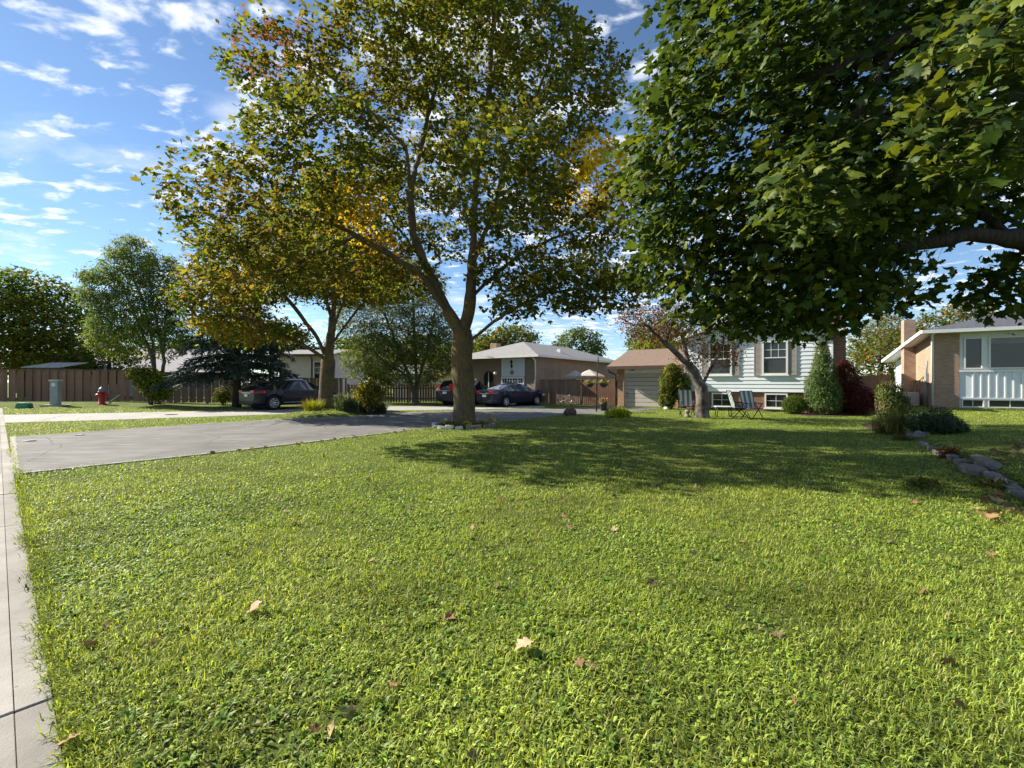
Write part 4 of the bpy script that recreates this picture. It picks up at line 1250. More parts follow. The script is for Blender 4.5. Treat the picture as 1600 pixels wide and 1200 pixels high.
shrub('burning_bush', 'dark red leaved bush behind the tall cedar', b, [(0, 0, .8, .8, .7, .85), (-.25, 0, 1.6, .6, .55, .8), (.45, 0, .6, .75, .7, .65), (-.3, 0, 2.1, .35, .35, .5)], 11000, 403, LEAF_SIMPLE, 0.075, ((0.11, 0.022, 0.022), (0.075, 0.02, 0.02), (0.06, 0.05, 0.02)), (2, 2, .5))
b = at(1393, 664, 15.2); b.z = 0
shrub('leaning_cedar', 'bushy upright cedar in the mulch bed by the board fence', b, [(-.12, 0, .75, .36, .36, .6), (.16, 0, .6, .38, .36, .5), (-.24, 0, 1.12, .25, .25, .45), (.18, 0, 1.1, .24, .24, .40), (-.02, 0, .35, .34, .34, .3), (.38, -.1, .75, .18, .18, .3)], 7500, 404, LEAF_THIN, 0.11, ((0.12, 0.155, 0.025), (0.06, 0.1, 0.02), (0.16, 0.18, 0.03), (0.1, 0.07, .03)), up=(.1, 0, 1), shell=0.45, lmat='needle', tilt=0.5)
b = Vector((11.5, 12.1, gzf(11.5, 12.1)))
shrub('juniper', 'dark low juniper spilling over the stone edging', b, [(0, 0, .26, .55, .5, .28), (-.4, .2, .3, .38, .4, .3), (.42, .15, .22, .38, .4, .26), (0.05, 0, .52, .28, .28, .2), (.65, .1, .14, .25, .25, .14)], 6500, 405, LEAF_THIN, 0.10, ((0.025, 0.05, 0.018), (0.035, 0.065, 0.022), (0.06, 0.095, 0.035)), (2, 2, 1), lmat='needle', shell=0.5)
blades('daylily_clump', 'tuft of thin upright leaves beside the dark juniper', Vector((10.95, 13.0, 0)), 420, 0.75, 0.38, ((0.07, 0.085, 0.025), (0.06, 0.09, 0.03), (0.12, 0.11, 0.05)), 406, 0.014, lean=0.4)
b = Vector((8.75, 24.9, 0))
shrub('climbing_shrub', 'tall variegated yellow green bush covering the right garage pier', b, [(-.1, 0, .6, .5, .4, .7), (0, 0, 1.4, .55, .42, .75), (.15, 0, 2.0, .5, .4, .55), (.6, -.3, 1.2, .5, .4, .9)], 9000, 407, LEAF_SIMPLE, 0.10, ((0.26, 0.24, 0.06), LIME, GREEN, DEEP), (1.4, 1.2, 1, .8), shell=0.55)
b = G(964, 651.5)
shrub('hosta', 'low bright lime yellow foliage mound near the garage walk', b, [(0, 0, .14, .52, .42, .24), (.2, 0, .16, .34, .34, .22)], 1500, 408, LEAF_SIMPLE, 0.13, ((0.46, 0.48, 0.025), (0.36, 0.42, 0.03), (0.26, 0.33, 0.03)), cat='plant', shell=0.4, stems=3)
# planting at the foot of the second maple
b = at(577, 650, 20.6); b.z = gzf(b.x, b.y)
shrub('yellowing_shrub', 'open shrub with bright yellow leaves right of the second maple', b, [(0, 0, 1.25, .62, .5, .42), (.35, 0, 1.0, .55, .45, .35), (-.3, .1, .95, .5, .4, .5), (.1, 0, .6, .5, .45, .45)], 1500, 409, LEAF_SIMPLE, 0.13, ((0.36, 0.29, 0.02), (0.18, 0.17, 0.03), OLIVE, GREEN, BROWN), (1.0, 1, 1, .8, .6), shell=0.3, stems=12)
for i, (px, h, nn, sp, lab) in enumerate(((540, 0.85, 520, 0.42, 'silvery green upright leaves just right of the second maple trunk'),
                                          (560, 0.75, 420, 0.40, 'grey green leaves under the yellowing shrub'),
                                          (590, 0.7, 420, 0.40, 'dark green leaves at the driveway tip of the planting bed'))):
    b = at(px, 650, 20.9 + 0.2 * i); b.z = gzf(b.x, b.y) - 0.02
    blades('iris_clump', 'clump of ' + lab, b, nn, h, sp, ((0.10, 0.14, 0.085), (0.06, 0.09, 0.05), (0.14, 0.18, 0.12)) if i < 2 else ((0.05, 0.075, 0.04), (0.08, 0.10, 0.05)), 410 + i, 0.032, lean=0.35)
b = at(490, 648, 21.0); b.z = gzf(b.x, b.y) - 0.02
blades('ornamental_grass', 'bright yellow green grassy tuft left of the second maple trunk', b, 600, 0.62, 0.40, (LIME, (0.24, 0.25, 0.03), (0.2, 0.12, 0.05)), 413, 0.016, lean=0.65, weights=(1.5, 1.3, .5))
b = Vector((-22.6, 28.0, gzf(-22.6, 28.0)))
shrub('leafy_shrub', 'sunlit yellow green shrub at the foot of the willow', b, [(0, 0, 1.5, 1.0, .7, .75), (-.5, 0, 1.9, .9, .7, .6), (.5, 0, .9, .9, .7, .7)], 5200, 414, LEAF_SIMPLE, 0.13, (LIME, (0.22, 0.23, 0.03), GREEN, OLIVE), (1.5, 1, 1, 1), shell=0.4, stems=9)
b = Vector((-18.6, 28.8, 0.05))
shrub('leafy_shrub', 'small dull green weed shrub along the fence left of the spruce', b, [(0, 0, .6, .6, .5, .55)], 1300, 415, LEAF_SIMPLE, 0.11, (OLIVE, GREEN, BROWN), shell=0.3, stems=6)
# ------------------------------------------------------------------ buildings
HR = R(-35)
PV, DV = Vector((0.819, -0.574)), Vector((0.574, 0.819))
def house(name, label, loc, rz=HR, cat='house'):
    return thing(name, label, cat, loc, rz)
def window(par, x0, x1, z0, z1, y, cols=1, rows=1, fw=0.07, name='window', frame='trim', face='front', hung=False, sill=True, glass='glass'):
    "window on a wall facing -y (front) or -x (side); y is the wall plane"
    def bx(nm, m, p, a0, a1, o0, o1, b0, b1):
        if face == 'front':
            return box(nm, M[m], p, a0, a1, y - o1, y - o0, b0, b1)
        return box(nm, M[m], p, y - o1, y - o0, a0, a1, b0, b1)
    f = MB()
    def fb(a0, a1, o0, o1, b0, b1):
        if face == 'front': f.box(a0, a1, y - o1, y - o0, b0, b1)
        else: f.box(y - o1, y - o0, a0, a1, b0, b1)
    fb(x0, x0 + fw, -0.01, 0.07, z0, z1); fb(x1 - fw, x1, -0.01, 0.07, z0, z1)
    fb(x0 + fw, x1 - fw, -0.01, 0.068, z0, z0 + fw); fb(x0 + fw, x1 - fw, -0.01, 0.068, z1 - fw, z1)
    w = f.build(name, M[frame], par)
    bx('pane', glass, w, x0 + fw * 0.8, x1 - fw * 0.8, -0.01, 0.022, z0 + fw * 0.8, z1 - fw * 0.8)
    zt0 = z0 + fw
    if hung:
        zm = (z0 + z1) / 2 - 0.02
        bx('meeting_rail', frame, w, x0 + fw, x1 - fw, 0.02, 0.055, zm, zm + 0.05)
        zt0 = zm + 0.05
    for i in range(1, cols):
        xm = x0 + fw + (x1 - x0 - 2 * fw) * i / cols
        bx('muntin', frame, w, xm - 0.011, xm + 0.011, 0.02, 0.038, zt0, z1 - fw)
    for i in range(1, rows):
        zm = zt0 + (z1 - fw - zt0) * i / rows
        bx('muntin', frame, w, x0 + fw, x1 - fw, 0.02, 0.040, zm - 0.011, zm + 0.011)
    if sill:
        bx('sill', frame, w, x0 - 0.05, x1 + 0.05, -0.01, 0.10, z0 - 0.05, z0 - 0.002)
    return w
def slab_roof(name, par, quads, m, th=0.14):
    "closed roof solid from top polygons given as lists of points"
    mb = MB()
    for q in quads:
        n = len(q)
        vs = [tuple(v) for v in q] + [(v[0], v[1], v[2] - th) for v in q]
        fs = [tuple(range(n)), tuple(range(2 * n - 1, n - 1, -1))] + [(i, n + i, n + (i + 1) % n, (i + 1) % n) for i in range(n)]
        mb.add(vs, fs)
    return mb.build(name, M[m], par)

# ---- pale blue-white house
H = house('pale_house', 'pale blue white sided house with taupe shutters behind the crabapple', (13.2, 22.5, 0))
XL, XR, EZ, SL = -4.35, 2.35, 4.04, 0.30
XC = (XL + XR) / 2
PK = EZ + SL * (XR - XC)
wl_ = box('foundation_wall', M['brick_red'], H, XL + 0.06, XR - 0.06, 0.06, 8.9, -0.1, 0.99)
MB().prism([(XL + .01, 0.99), (XR - .01, 0.99), (XR - .01, EZ - .01), (XC, PK - .02), (XL + .01, EZ - .01)], 1, 0.004, 9.0).build('wall', M['siding'], H)
z = 1.0
while z < PK - 0.05:
    zt = min(z + 0.2, PK - 0.03)
    a, b = XL, XR
    if zt > EZ:
        hw = (PK - zt) / SL
        a, b = max(XL, XC - hw), min(XR, XC + hw)
    if b - a > 0.3:
        MB().prism([(0.003, z), (-0.030, z), (-0.008, zt), (0.003, zt)], 0, a, b).build('siding_board', M['siding'], H)
    if zt <= EZ:
        MB().prism([(XL + .003, z), (XL - 0.030, z), (XL - 0.008, zt), (XL + .003, zt)], 1, -0.004, 9.0).build('siding_board', M['siding'], H)
    z += 0.2
box('corner_trim', M['white'], H, XL - 0.045, XL + 0.05, -0.045, 0.05, 0.98, EZ)
box('corner_trim', M['white'], H, XR - 0.05, XR + 0.03, -0.045, 0.05, 0.98, EZ)
ov = 0.4
rl = [(XL - ov, -0.35, EZ - ov * SL + .05), (XC, -0.35, PK + .05), (XC, 9.35, PK + .05), (XL - ov, 9.35, EZ - ov * SL + .05)]
rr = [(XC, -0.35, PK + .05), (XR + ov, -0.35, EZ - ov * SL + .05), (XR + ov, 9.35, EZ - ov * SL + .05), (XC, 9.35, PK + .05)]
slab_roof('roof', H, [rl, rr], 'shingle_brown')
for s in (-1, 1):
    xe = XL - ov if s < 0 else XR + ov
    MB().add([(xe, -.39, EZ - ov * SL - .14), (XC, -.39, PK - .14), (XC, -.39, PK + .06), (xe, -.39, EZ - ov * SL + .06),
              (xe, -.352, EZ - ov * SL - .14), (XC, -.352, PK - .14), (XC, -.352, PK + .06), (xe, -.352, EZ - ov * SL + .06)],
             [(0, 1, 2, 3), (7, 6, 5, 4), (0, 4, 5, 1), (1, 5, 6, 2), (2, 6, 7, 3), (3, 7, 4, 0)]).build('rake_board', M['white'], H)
box('gutter', M['white'], H, XL - ov - .1, XL - ov, -.3, 9.3, EZ - ov * SL - .08, EZ - ov * SL + .04)
def shutter(x0, x1, z0, z1):
    f = MB()
    f.box(x0, x0 + .045, -.062, -.026, z0, z1); f.box(x1 - .045, x1, -.062, -.026, z0, z1)
    f.box(x0 + .045, x1 - .045, -.060, -.026, z0, z0 + .07); f.box(x0 + .045, x1 - .045, -.060, -.026, z1 - .07, z1)
    f.box(x0 + .02, x1 - .02, -.036, -.027, z0 + .02, z1 - .02)
    s = f.build('shutter', M['shutter'], H)
    l = MB(); zz = z0 + .09
    while zz < z1 - .1:
        l.prism([(-.037, zz), (-.058, zz - .012), (-.054, zz + .012), (-.037, zz + .03)], 0, x0 + .045, x1 - .045); zz += .06
    o = l.build('louvre', M['shutter'], s); o['kind'] = 'stuff'
for xc in (-2.52, 0.0):
    window(H, xc - .57, xc + .57, 1.86, 3.58, -0.02, 3, 2, 0.09, hung=True)
    shutter(xc - .93, xc - .585, 1.84, 3.56); shutter(xc + .585, xc + .93, 1.84, 3.56)
for xc in (-2.45, 0.05):
    window(H, xc - .5, xc + .5, 0.18, 0.93, 0.06, 2, 2, 0.07, name='basement_window')
MB().box(XR - .1, XR + .55, 1.2, 1.9, -.1, 5.0).build('chimney', M['brick_red'], H)

# ---- attached garage
g = house('garage', 'single garage with grey beige door and brown shingle roof', (7.9, 27.0, 0), cat='garage')
GX0, GX1 = -1.64, 2.05
box('brick_pier', M['brick_orange'], g, GX0, -1.2, 0, .35, -.1, 2.48)
box('brick_pier', M['brick_orange'], g, 1.12, GX1, 0, .35, -.1, 2.48)
box('wall', M['brick_orange'], g, GX0 + .01, GX0 + .25, .352, 6.4, -.1, 2.5)
box('wall', M['brick_orange'], g, GX1 - .25, GX1 - .01, .352, 6.4, -.1, 2.5)
box('wall', M['brick_orange'], g, GX0, GX1, 6.402, 6.6, -.1, 2.5)
MB().prism([(.0, 2.51), (6.6, 2.51), (3.3, 3.62)], 0, GX0 + .02, GX0 + .2).build('gable_wall', M['soffit'], g)
hd = box('door_header', M['trim'], g, -1.198, 1.118, .06, .2, 2.04, 2.48)
dr = thing('garage_door', None, None, (0, 0, 0)); dr.parent = g
for i in range(8):
    z0 = i * 0.255
    MB().prism([(.17, z0 + .012), (.148, z0 + .03), (.148, z0 + .235), (.17, z0 + .252), (.22, z0 + .252), (.22, z0 + .012)], 0, -1.17, 1.09).build('panel', M['garage_door'], dr)
box('backing', M['rubber_trim'], dr, -1.17, 1.09, .2, .24, 0, 2.05)
box('door_jamb', M['trim'], g, -1.198, -1.172, .10, .3, 0, 2.038)
box('door_jamb', M['trim'], g, 1.092, 1.118, .10, .3, 0, 2.038)
box('handle', M['black_metal'], dr, -1.08, -1.0, .10, .148, .78, .84)
box('handle', M['black_metal'], dr, -1.08, -1.0, .10, .148, .60, .64)
slab_roof('roof', g, [[(GX0 - .5, -.5, 2.46), (GX1 + .3, -.5, 2.46), (GX1 + .3, 3.3, 3.70), (GX0 - .5, 3.3, 3.70)],
                      [(GX0 - .5, 3.3, 3.70), (GX1 + .3, 3.3, 3.70), (GX1 + .3, 7.1, 2.46), (GX0 - .5, 7.1, 2.46)]], 'shingle_brown', .12)
box('fascia', M['soffit'], g, GX0 - .5, GX1 + .3, -.56, -.502, 2.28, 2.47)
box('soffit', M['soffit'], g, GX0 - .5, GX1 + .3, -.50, .0, 2.30, 2.325)
MB().tube([(GX0 - .42, -.45, 2.28), (GX0 - .35, -.3, 2.1), (GX0 - .06, -.06, 1.95), (GX0 - .06, -.05, 1.2)], .045, 6).build('downspout', M['soffit'], g)
def text(body, size, loc, par, name='house_number', m='letter', rot=(R(90), 0, 0)):
    cu = bpy.data.curves.new(name, 'FONT'); cu.body = body; cu.size = size; cu.extrude = 0.006; cu.align_x = 'CENTER'
    to = bpy.data.objects.new(name, cu); col.objects.link(to)
    dg = bpy.context.evaluated_depsgraph_get()
    me = bpy.data.meshes.new_from_object(to.evaluated_get(dg))
    bpy.data.objects.remove(to)
    me.materials.clear()
    o = link(name, me, M[m], par); o.location = loc; o.rotation_euler = rot
    return o
text('186', 0.24, (-0.72, .05, 2.18), g)

# ---- grey roofed bungalow
bn = house('bungalow', 'low brick bungalow with grey hip roof behind the dark cars', (1.6, 31.0, 0))
BW, BD, BE = 7.0, 15.0, 3.36
box('wall', M['brick_pale'], bn, -BW, 0, 0, BD, -.1, BE)
o_ = .5
A, B_, C_, D_ = (-BW - o_, -o_, BE), (o_, -o_, BE), (o_, BD + o_, BE), (-BW - o_, BD + o_, BE)
rk = 4.75
E_, F_ = (-BW / 2, BW / 2 + .3, rk), (-BW / 2, BD - BW / 2, rk)
slab_roof('roof', bn, [[A, B_, E_], [B_, C_, F_, E_], [C_, D_, F_], [D_, A, E_, F_]], 'shingle_grey', .1)
box('gutter', M['trim'], bn, -BW - o_, o_ + .1, -o_ - .1, -o_ - .002, BE - .14, BE + .02)
box('gutter', M['trim'], bn, o_ + .002, o_ + .1, -o_, BD + o_, BE - .14, BE + .02)
MB().tube([(.05, -.45, BE - .1), (.03, -.2, BE - .3), (.05, -.06, BE - .45), (.05, -.06, .1)], .05, 6).build('downspout', M['white'], bn)
MB().tube([(-5.9, -.3, BE - .1), (-5.9, -.06, BE - .4), (-5.9, -.06, .1)], .05, 6).build('downspout', M['white'], bn)
pn = box('upper_panel', M['siding'], bn, -2.85, -.93, -.06, -.003, 1.92, BE - .16)
for i in range(11):
    x = -2.85 + 0.185 * i
    box('board', M['siding'], pn, x + .004, x + .175, -.072, -.061, 1.93, BE - .17)
gd = box('garage_door', M['white'], bn, -2.9, -.9, -.05, -.003, -.05, 1.9)
for r_ in range(4):
    for c in range(4):
        x = -2.80 + c * 0.46; z0 = .06 + r_ * .44
        if r_ == 3:
            w = box('pane', M['glass'], gd, x + .05, x + .40, -.062, -.051, z0 + .08, z0 + .36)
            for (a0, a1, b0, b1) in ((x + .215, x + .235, z0 + .08, z0 + .36), (x + .05, x + .40, z0 + .21, z0 + .23)):
                box('muntin', M['white'], w, a0, a1, -.07, -.063, b0, b1)
        else:
            box('panel', M['white'], gd, x + .03, x + .42, -.07, -.051, z0 + .05, z0 + .38, .01)
# lantern-like ornament and round number plate on the panel
orn = MB(); cx, cz = -1.95, 2.80
orn.prism([(cx, cz + .34), (cx + .10, cz + .16), (cx + .05, cz), (cx + .13, cz - .16), (cx + .03, cz - .36), (cx - .08, cz - .16), (cx - .04, cz), (cx - .12, cz + .14)], 1, -.10, -.074)
orn.build('wall_ornament', M['black_metal'], bn)
MB().lathe([(.0, -.095), (.13, -.095), (.15, -.085), (.15, -.074)], 20, (cx + .05, 0, 2.20), 'y').build('number_plate', M['grey_metal'], bn)
ring = MB().lathe([(.135, -.100), (.155, -.100), (.155, -.09), (.135, -.09)], 20, (cx + .05, 0, 2.20), 'y').build('plate_rim', M['black_metal'], bn)
arch = [(-4.45, 1.0), (-3.65, 1.0), (-3.65, 1.85)] + [(-4.05 + .4 * math.cos(a), 1.85 + .4 * math.sin(a)) for a in np.linspace(0.3, math.pi - 0.3, 9)] + [(-4.45, 1.85)]
aw = MB().prism(arch, 1, -.03, -.003).build('arched_window', M['glass'], bn)
af = MB()
pts_ = [(-4.49, 0, 1.0), (-4.49, 0, 1.85)] + [(-4.05 - .44 * math.cos(a), 0, 1.85 + .44 * math.sin(a)) for a in np.linspace(0.2, math.pi - .2, 10)] + [(-3.61, 0, 1.85), (-3.61, 0, 1.0)]
af.tube([(q[0], -.04, q[2]) for q in pts_], .045, 6).build('arch_trim', M['soffit'], aw)
box('mullion', M['trim'], aw, -4.08, -4.02, -.045, -.031, 1.0, 2.2)
box('sill', M['trim'], aw, -4.55, -3.55, -.16, -.004, .9, .98)
MB().tube([(-3.3, -.004, 2.15), (-3.3, -.16, 2.2), (-3.3, -.2, 2.1)], .03, 6).lathe([(.02, 2.26), (.11, 2.22), (.12, 2.08), (.05, 2.02)], 10, (-3.3, -.2, 0)).build('wall_lamp', M['white'], bn)
ch = at(774, 560, 37.5)
ci = Vector((ch.x - 1.6, ch.y - 31.0)); cl = (ci.dot(PV), ci.dot(DV))
box('chimney', M['brick_tan'], bn, cl[0] - .33, cl[0] + .33, cl[1] - .3, cl[1] + .3, 3.2, 4.72)
box('roof_vent', M['white'], bn, -1.2, -.9, 5.2, 5.5, 3.85, 4.15)
window(bn, 11.2, 12.6, 1.2, 2.5, 0.0 - 0.0, 1, 1, .06, face='side') if False else None

# ---- brick house on the right
rh = house('brick_house', 'raised brick house with white window wall at the right edge', (20.7, 22.0, 0), R(-30))
E2 = 3.95
box('brick_pier', M['brick_tan'], rh, 0, .94, 0, .4, .05, E2 - .02)
box('side_wall', M['brick_tan'], rh, .002, .3, .402, 4.0, .05, E2 - .12)
box('rear_side_wall', M['white'], rh, .05, .3, 4.002, 7.9, .05, 2.9)
box('window_wall', M['white'], rh, .942, 9.5, .08, .35, .05, E2 - .02)
box('rear_wall', M['brick_tan'], rh, .302, 9.5, 7.6, 7.9, .05, 2.8)
fpan = box('lower_cladding', M['siding'], rh, .95, 9.4, .03, .078, .76, 1.98)
for i in range(30):
    x = 1.42 + i * .27
    if x < 9.3: box('batten', M['white'], fpan, x - .025, x + .025, .0, .028, .76, 1.98)
box('sill_band', M['white'], rh, .944, 9.4, -.02, .028, 1.985, 2.07)
box('base_band', M['white'], rh, .944, 9.4, .0, .076, .69, .755)
window(rh, 1.10, 1.76, 2.12, 3.62, .08, 1, 1, .06, sill=False)
bw_ = window(rh, 1.95, 4.9, 2.12, 3.62, .08, 1, 1, .06, sill=False, name='picture_window')
for k in range(6):
    box('blind', M['curtain'], bw_, 2.02, 4.82, .048, .056, 3.30 + k * .045, 3.33 + k * .045)
window(rh, 5.1, 5.8, 2.12, 3.62, .08, 1, 1, .06, sill=False)
for (a, b) in ((1.02, 1.80), (1.92, 3.4), (3.5, 5.0)):
    window(rh, a, b, .30, .68, .08, 2, 1, .045, name='basement_window', sill=False)
# roof: front eave level, left eave falling to the rear
q0, q1, q2 = (-.5, -.5, 4.0), (10.2, -.5, 4.0), (10.2, 8.4, 2.95)
q3, ra, rb = (-.5, 8.4, 2.92), (4.6, 4.0, 5.4), (10.2, 4.0, 5.4)
slab_roof('roof', rh, [[q0, q1, rb, ra], [q0, ra, q3], [ra, rb, q2, q3]], 'shingle_dark', .09)
MB().box(-.56, 10.2, -.62, -.502, 3.86, 4.02).build('gutter', M['trim'], rh)
MB().add([(-.60, -.5, 3.86), (-.502, -.5, 3.86), (-.502, -.5, 4.02), (-.60, -.5, 4.02), (-.60, 8.4, 2.78), (-.502, 8.4, 2.78), (-.502, 8.4, 2.94), (-.60, 8.4, 2.94)],
         [(3, 2, 1, 0), (4, 5, 6, 7), (0, 1, 5, 4), (1, 2, 6, 5), (2, 3, 7, 6), (3, 0, 4, 7)]).build('gutter', M['trim'], rh)
MB().add([(-.5, -.5, 3.86), (0.9, -.5, 3.86), (0.9, .3, 3.86), (.05, .3, 3.86), (.05, 8.3, 2.78), (-.5, 8.3, 2.78)], [(0, 1, 2, 3), (0, 3, 4, 5)]).build('soffit', M['trim'], rh)
box('chimney', M['brick_tan'], rh, -.5, -.003, 3.1, 3.75, .05, 4.95)
MB().tube([(-.1, -.5, 3.9), (-.1, -.2, 3.75), (-.06, -.06, 3.55), (-.06, -.06, .35)], .05, 6).build('downspout', M['white'], rh)
box('electric_meter', M['grey_metal'], rh, -.12, .0, .75, 1.05, 1.45, 1.95, .01)
MB().tube([(-.05, .9, 1.95), (-.05, .9, 2.6)], .03, 6).build('conduit', M['grey_metal'], rh)
MB().tube([(-.05, .9, 1.45), (-.05, .9, .3)], .03, 6).build('conduit', M['grey_metal'], rh)
MB().tube([(-.12, 2.6, .3), (-.16, 2.6, .9), (-.14, 2.3, 1.35), (-.05, 1.7, 1.75), (-.05, 1.5, 1.8)], .035, 7).build('gas_pipe', M['gas_pipe'], rh)
box('air_conditioner', M['garage_door'], rh, -1.0, -.15, 1.7, 2.5, .1, .95, .02)
dpos = at(1417, 503, 30.0)
ds = thing('satellite_dish', 'white satellite dish on a mast behind the right house chimney', 'satellite dish', (dpos.x, dpos.y, 2.6))
MB().tube([(0, 0, 0), (0, 0, dpos.z - 2.6)], .03, 6).build('mast', M['grey_metal'], ds)
dd = MB().lathe([(0.0, .09), (.12, .085), (.22, .06), (.31, .01), (.315, 0), (.30, -.005), (.2, .045), (0, .075)], 20).build('dish', M['white'], ds)
dd.location = (0, 0, dpos.z - 2.6); dd.rotation_euler = (R(115), 0, R(35))
MB().tube([(0, -.05, dpos.z - 2.62), (-.25, -.35, dpos.z - 2.5)], .012, 5).build('feed_arm', M['grey_metal'], ds)

# ---- houses behind the left fence
ha = thing('grey_roof_house', 'house with wide pale grey roof behind the willow', 'house', (-33.5, 40, 0), R(8))
box('wall', M['pinkwall'], ha, -4.6, 5.8, 0, 8, -.1, 2.55)
slab_roof('roof', ha, [[(-5, -.5, 2.4), (6.2, -.5, 2.4), (6.2, 4, 4.75), (-5, 4, 4.75)], [(-5, 4, 4.75), (6.2, 4, 4.75), (6.2, 8.5, 2.4), (-5, 8.5, 2.4)]], 'shingle_pale')
box('chimney', M['brick_tan'], ha, -4.9, -4.25, -.5, .15, -.1, 4.3)
box('gutter', M['soffit'], ha, -5, 6.2, -.6, -.502, 2.2, 2.38)
window(ha, -2.5, -1.2, 1.2, 2.2, 0, 2, 1, .07); window(ha, 2.0, 3.3, 1.2, 2.2, 0, 2, 1, .07)
hb = thing('red_brick_house', 'small distant red brick house with white windows at far left', 'house', (-53, 52, 0), R(10))
box('wall', M['brick_red'], hb, -4, 3.4, 0, 8, -.1, 5.0)
slab_roof('roof', hb, [[(-4.4, -.4, 4.9), (3.8, -.4, 4.9), (3.8, 4, 6.6), (-4.4, 4, 6.6)], [(-4.4, 4, 6.6), (3.8, 4, 6.6), (3.8, 8.4, 4.9), (-4.4, 8.4, 4.9)]], 'shingle_dark')
for (a, b) in ((-3, -2), (-.4, .6), (1.6, 2.9)):
    window(hb, a, b, 1.6, 2.9, 0, 2, 2, .1); window(hb, a, b, 3.5, 4.6, 0, 2, 1, .1)
hc = thing('pink_stucco_house', 'pale pinkish house with a tall window behind the second maple', 'house', (-17.2, 38, 0), R(-4))
box('wall', M['pinkwall'], hc, -2.6, 1.9, 0, 7, -.1, 3.9)
slab_roof('roof', hc, [[(-3, -.45, 3.85), (2.3, -.45, 3.85), (2.3, 3.5, 4.5), (-3, 3.5, 4.5)], [(-3, 3.5, 4.5), (2.3, 3.5, 4.5), (2.3, 7.4, 3.85), (-3, 7.4, 3.85)]], 'shingle_grey')
box('gutter', M['soffit'], hc, -3, 2.3, -.55, -.452, 3.66, 3.85)
window(hc, .40, 1.25, 1.75, 3.25, 0, 1, 3, .07)
MB().tube([(.25, -.4, 3.7), (.25, -.06, 3.5), (.25, -.06, .1)], .05, 6).build('downspout', M['soffit'], hc)
hd2 = thing('white_garden_shed', 'white walled shed partly hidden behind the silver tree', 'shed', (-7.9, 37.5, 0), R(-10))
box('wall', M['white'], hd2, -2.2, 3.0, 0, 3, -.1, 2.25)
slab_roof('roof', hd2, [[(-2.4, -.3, 2.2), (3.2, -.3, 2.2), (3.2, 1.5, 3.0), (-2.4, 1.5, 3.0)], [(-2.4, 1.5, 3.0), (3.2, 1.5, 3.0), (3.2, 3.3, 2.2), (-2.4, 3.3, 2.2)]], 'shingle_grey')
box('door', M['garage_door'], hd2, .2, 1.1, -.05, -.003, 0, 1.95)
sh = thing('corrugated_shed', 'low shed with pale corrugated roof behind the left fence', 'shed', (-33.5, 32.5, 0.2), R(5))
box('wall', M['fence_grey'], sh, -1.6, .6, 0, 2, 0, 2.3)
mbx = MB()
for i in range(12):
    x = -1.8 + i * .22
    mbx.prism([(-.2, 2.32), (2.2, 2.75), (2.2, 2.79), (-.2, 2.36)], 0, x, x + .11); mbx.prism([(-.2, 2.35), (2.2, 2.78), (2.2, 2.82), (-.2, 2.39)], 0, x + .11, x + .22)
mbx.build('roof', M['stone_pale'], sh)

# ------------------------------------------------------------------ fences
def fence(label, A, B, zb0, zb1, h, bw, gap, m, rail=True, post=2.4, lift=0.03, seed=1, jit=0.015, slant=0.0, cap=False, back=False, name='board_fence'):
    rr_ = random.Random(seed)
    A, B = Vector(A), Vector(B)
    d = (B - A); L_ = d.length; d.normalize()
    t = thing(name, label, 'fence', (A.x, A.y, zb0), math.atan2(d.y, d.x))
    n = int(L_ / (bw + gap))
    bmesh_ = [MB().prism([(0, 0), (bw, 0), (bw, h + e), (bw / 2, h + e), (0, h + e)], 1, -.012, .010).mesh('board') for e in (0, .012, -.012)]
    for q in bmesh_: q.materials.append(m)
    for i in range(n):
        o = bpy.data.objects.new('board', bmesh_[rr_.randrange(3)]); col.objects.link(o); o.parent = t
        x = i * (bw + gap)
        side = (-.03 if i % 2 else .03) if back else 0
        o.location = (x + rr_.uniform(-jit, jit) * .3, side + rr_.uniform(-.004, .004), (zb1 - zb0) * x / L_ + lift + rr_.uniform(-jit, jit))
        o.rotation_euler = (0, rr_.uniform(-.006, .006), 0)
    k = int(L_ / post) + 1
    for i in range(k + 1):
        x = min(i * L_ / k, L_)
        box('post', m, t, x - .05, x + .05, .035, .135, (zb1 - zb0) * x / L_ - .1, (zb1 - zb0) * x / L_ + h + .06)
    for zz in (.25, h - .3):
        a = MB(); zz1 = zz + zb1 - zb0
        a.add([(0, .014, zz), (L_, .014, zz1), (L_, .034, zz1), (0, .034, zz), (0, .014, zz + .09), (L_, .014, zz1 + .09), (L_, .034, zz1 + .09), (0, .034, zz + .09)],
              [(3, 2, 1, 0), (4, 5, 6, 7), (0, 1, 5, 4), (1, 2, 6, 5), (2, 3, 7, 6), (3, 0, 4, 7)])
        if not back: a.build('rail', m, t)
    if cap:
        a = MB(); z0, z1 = h + .035, h + .035 + zb1 - zb0
        a.add([(0, -.06, z0), (L_, -.06, z1), (L_, .1, z1), (0, .1, z0), (0, -.06, z0 + .035), (L_, -.06, z1 + .035), (L_, .1, z1 + .035), (0, .1, z0 + .035)],
              [(3, 2, 1, 0), (4, 5, 6, 7), (0, 1, 5, 4), (1, 2, 6, 5), (2, 3, 7, 6), (3, 0, 4, 7)])
        a.build('cap_rail', m, t)
    return t
fence('tall weathered brown board fence at the far left behind the hydrant', (-39.5, 30.6), (-25.6, 30.3), .2, .12, 2.12, .26, .03, M['fence'], seed=3, cap=True, back=True)
fence('lower brown board fence running behind the willow and the spruce', (-25.5, 30.3), (-11.6, 31.2), .1, 0, 1.70, .22, .03, M['fence_grey'], seed=4, cap=True, back=True)
fence('dark picket fence with open gaps behind the silver tree', (-11.5, 31.4), (-1.6, 34.2), 0, 0, 1.30, .13, .06, M['fence'], seed=5, name='picket_fence')
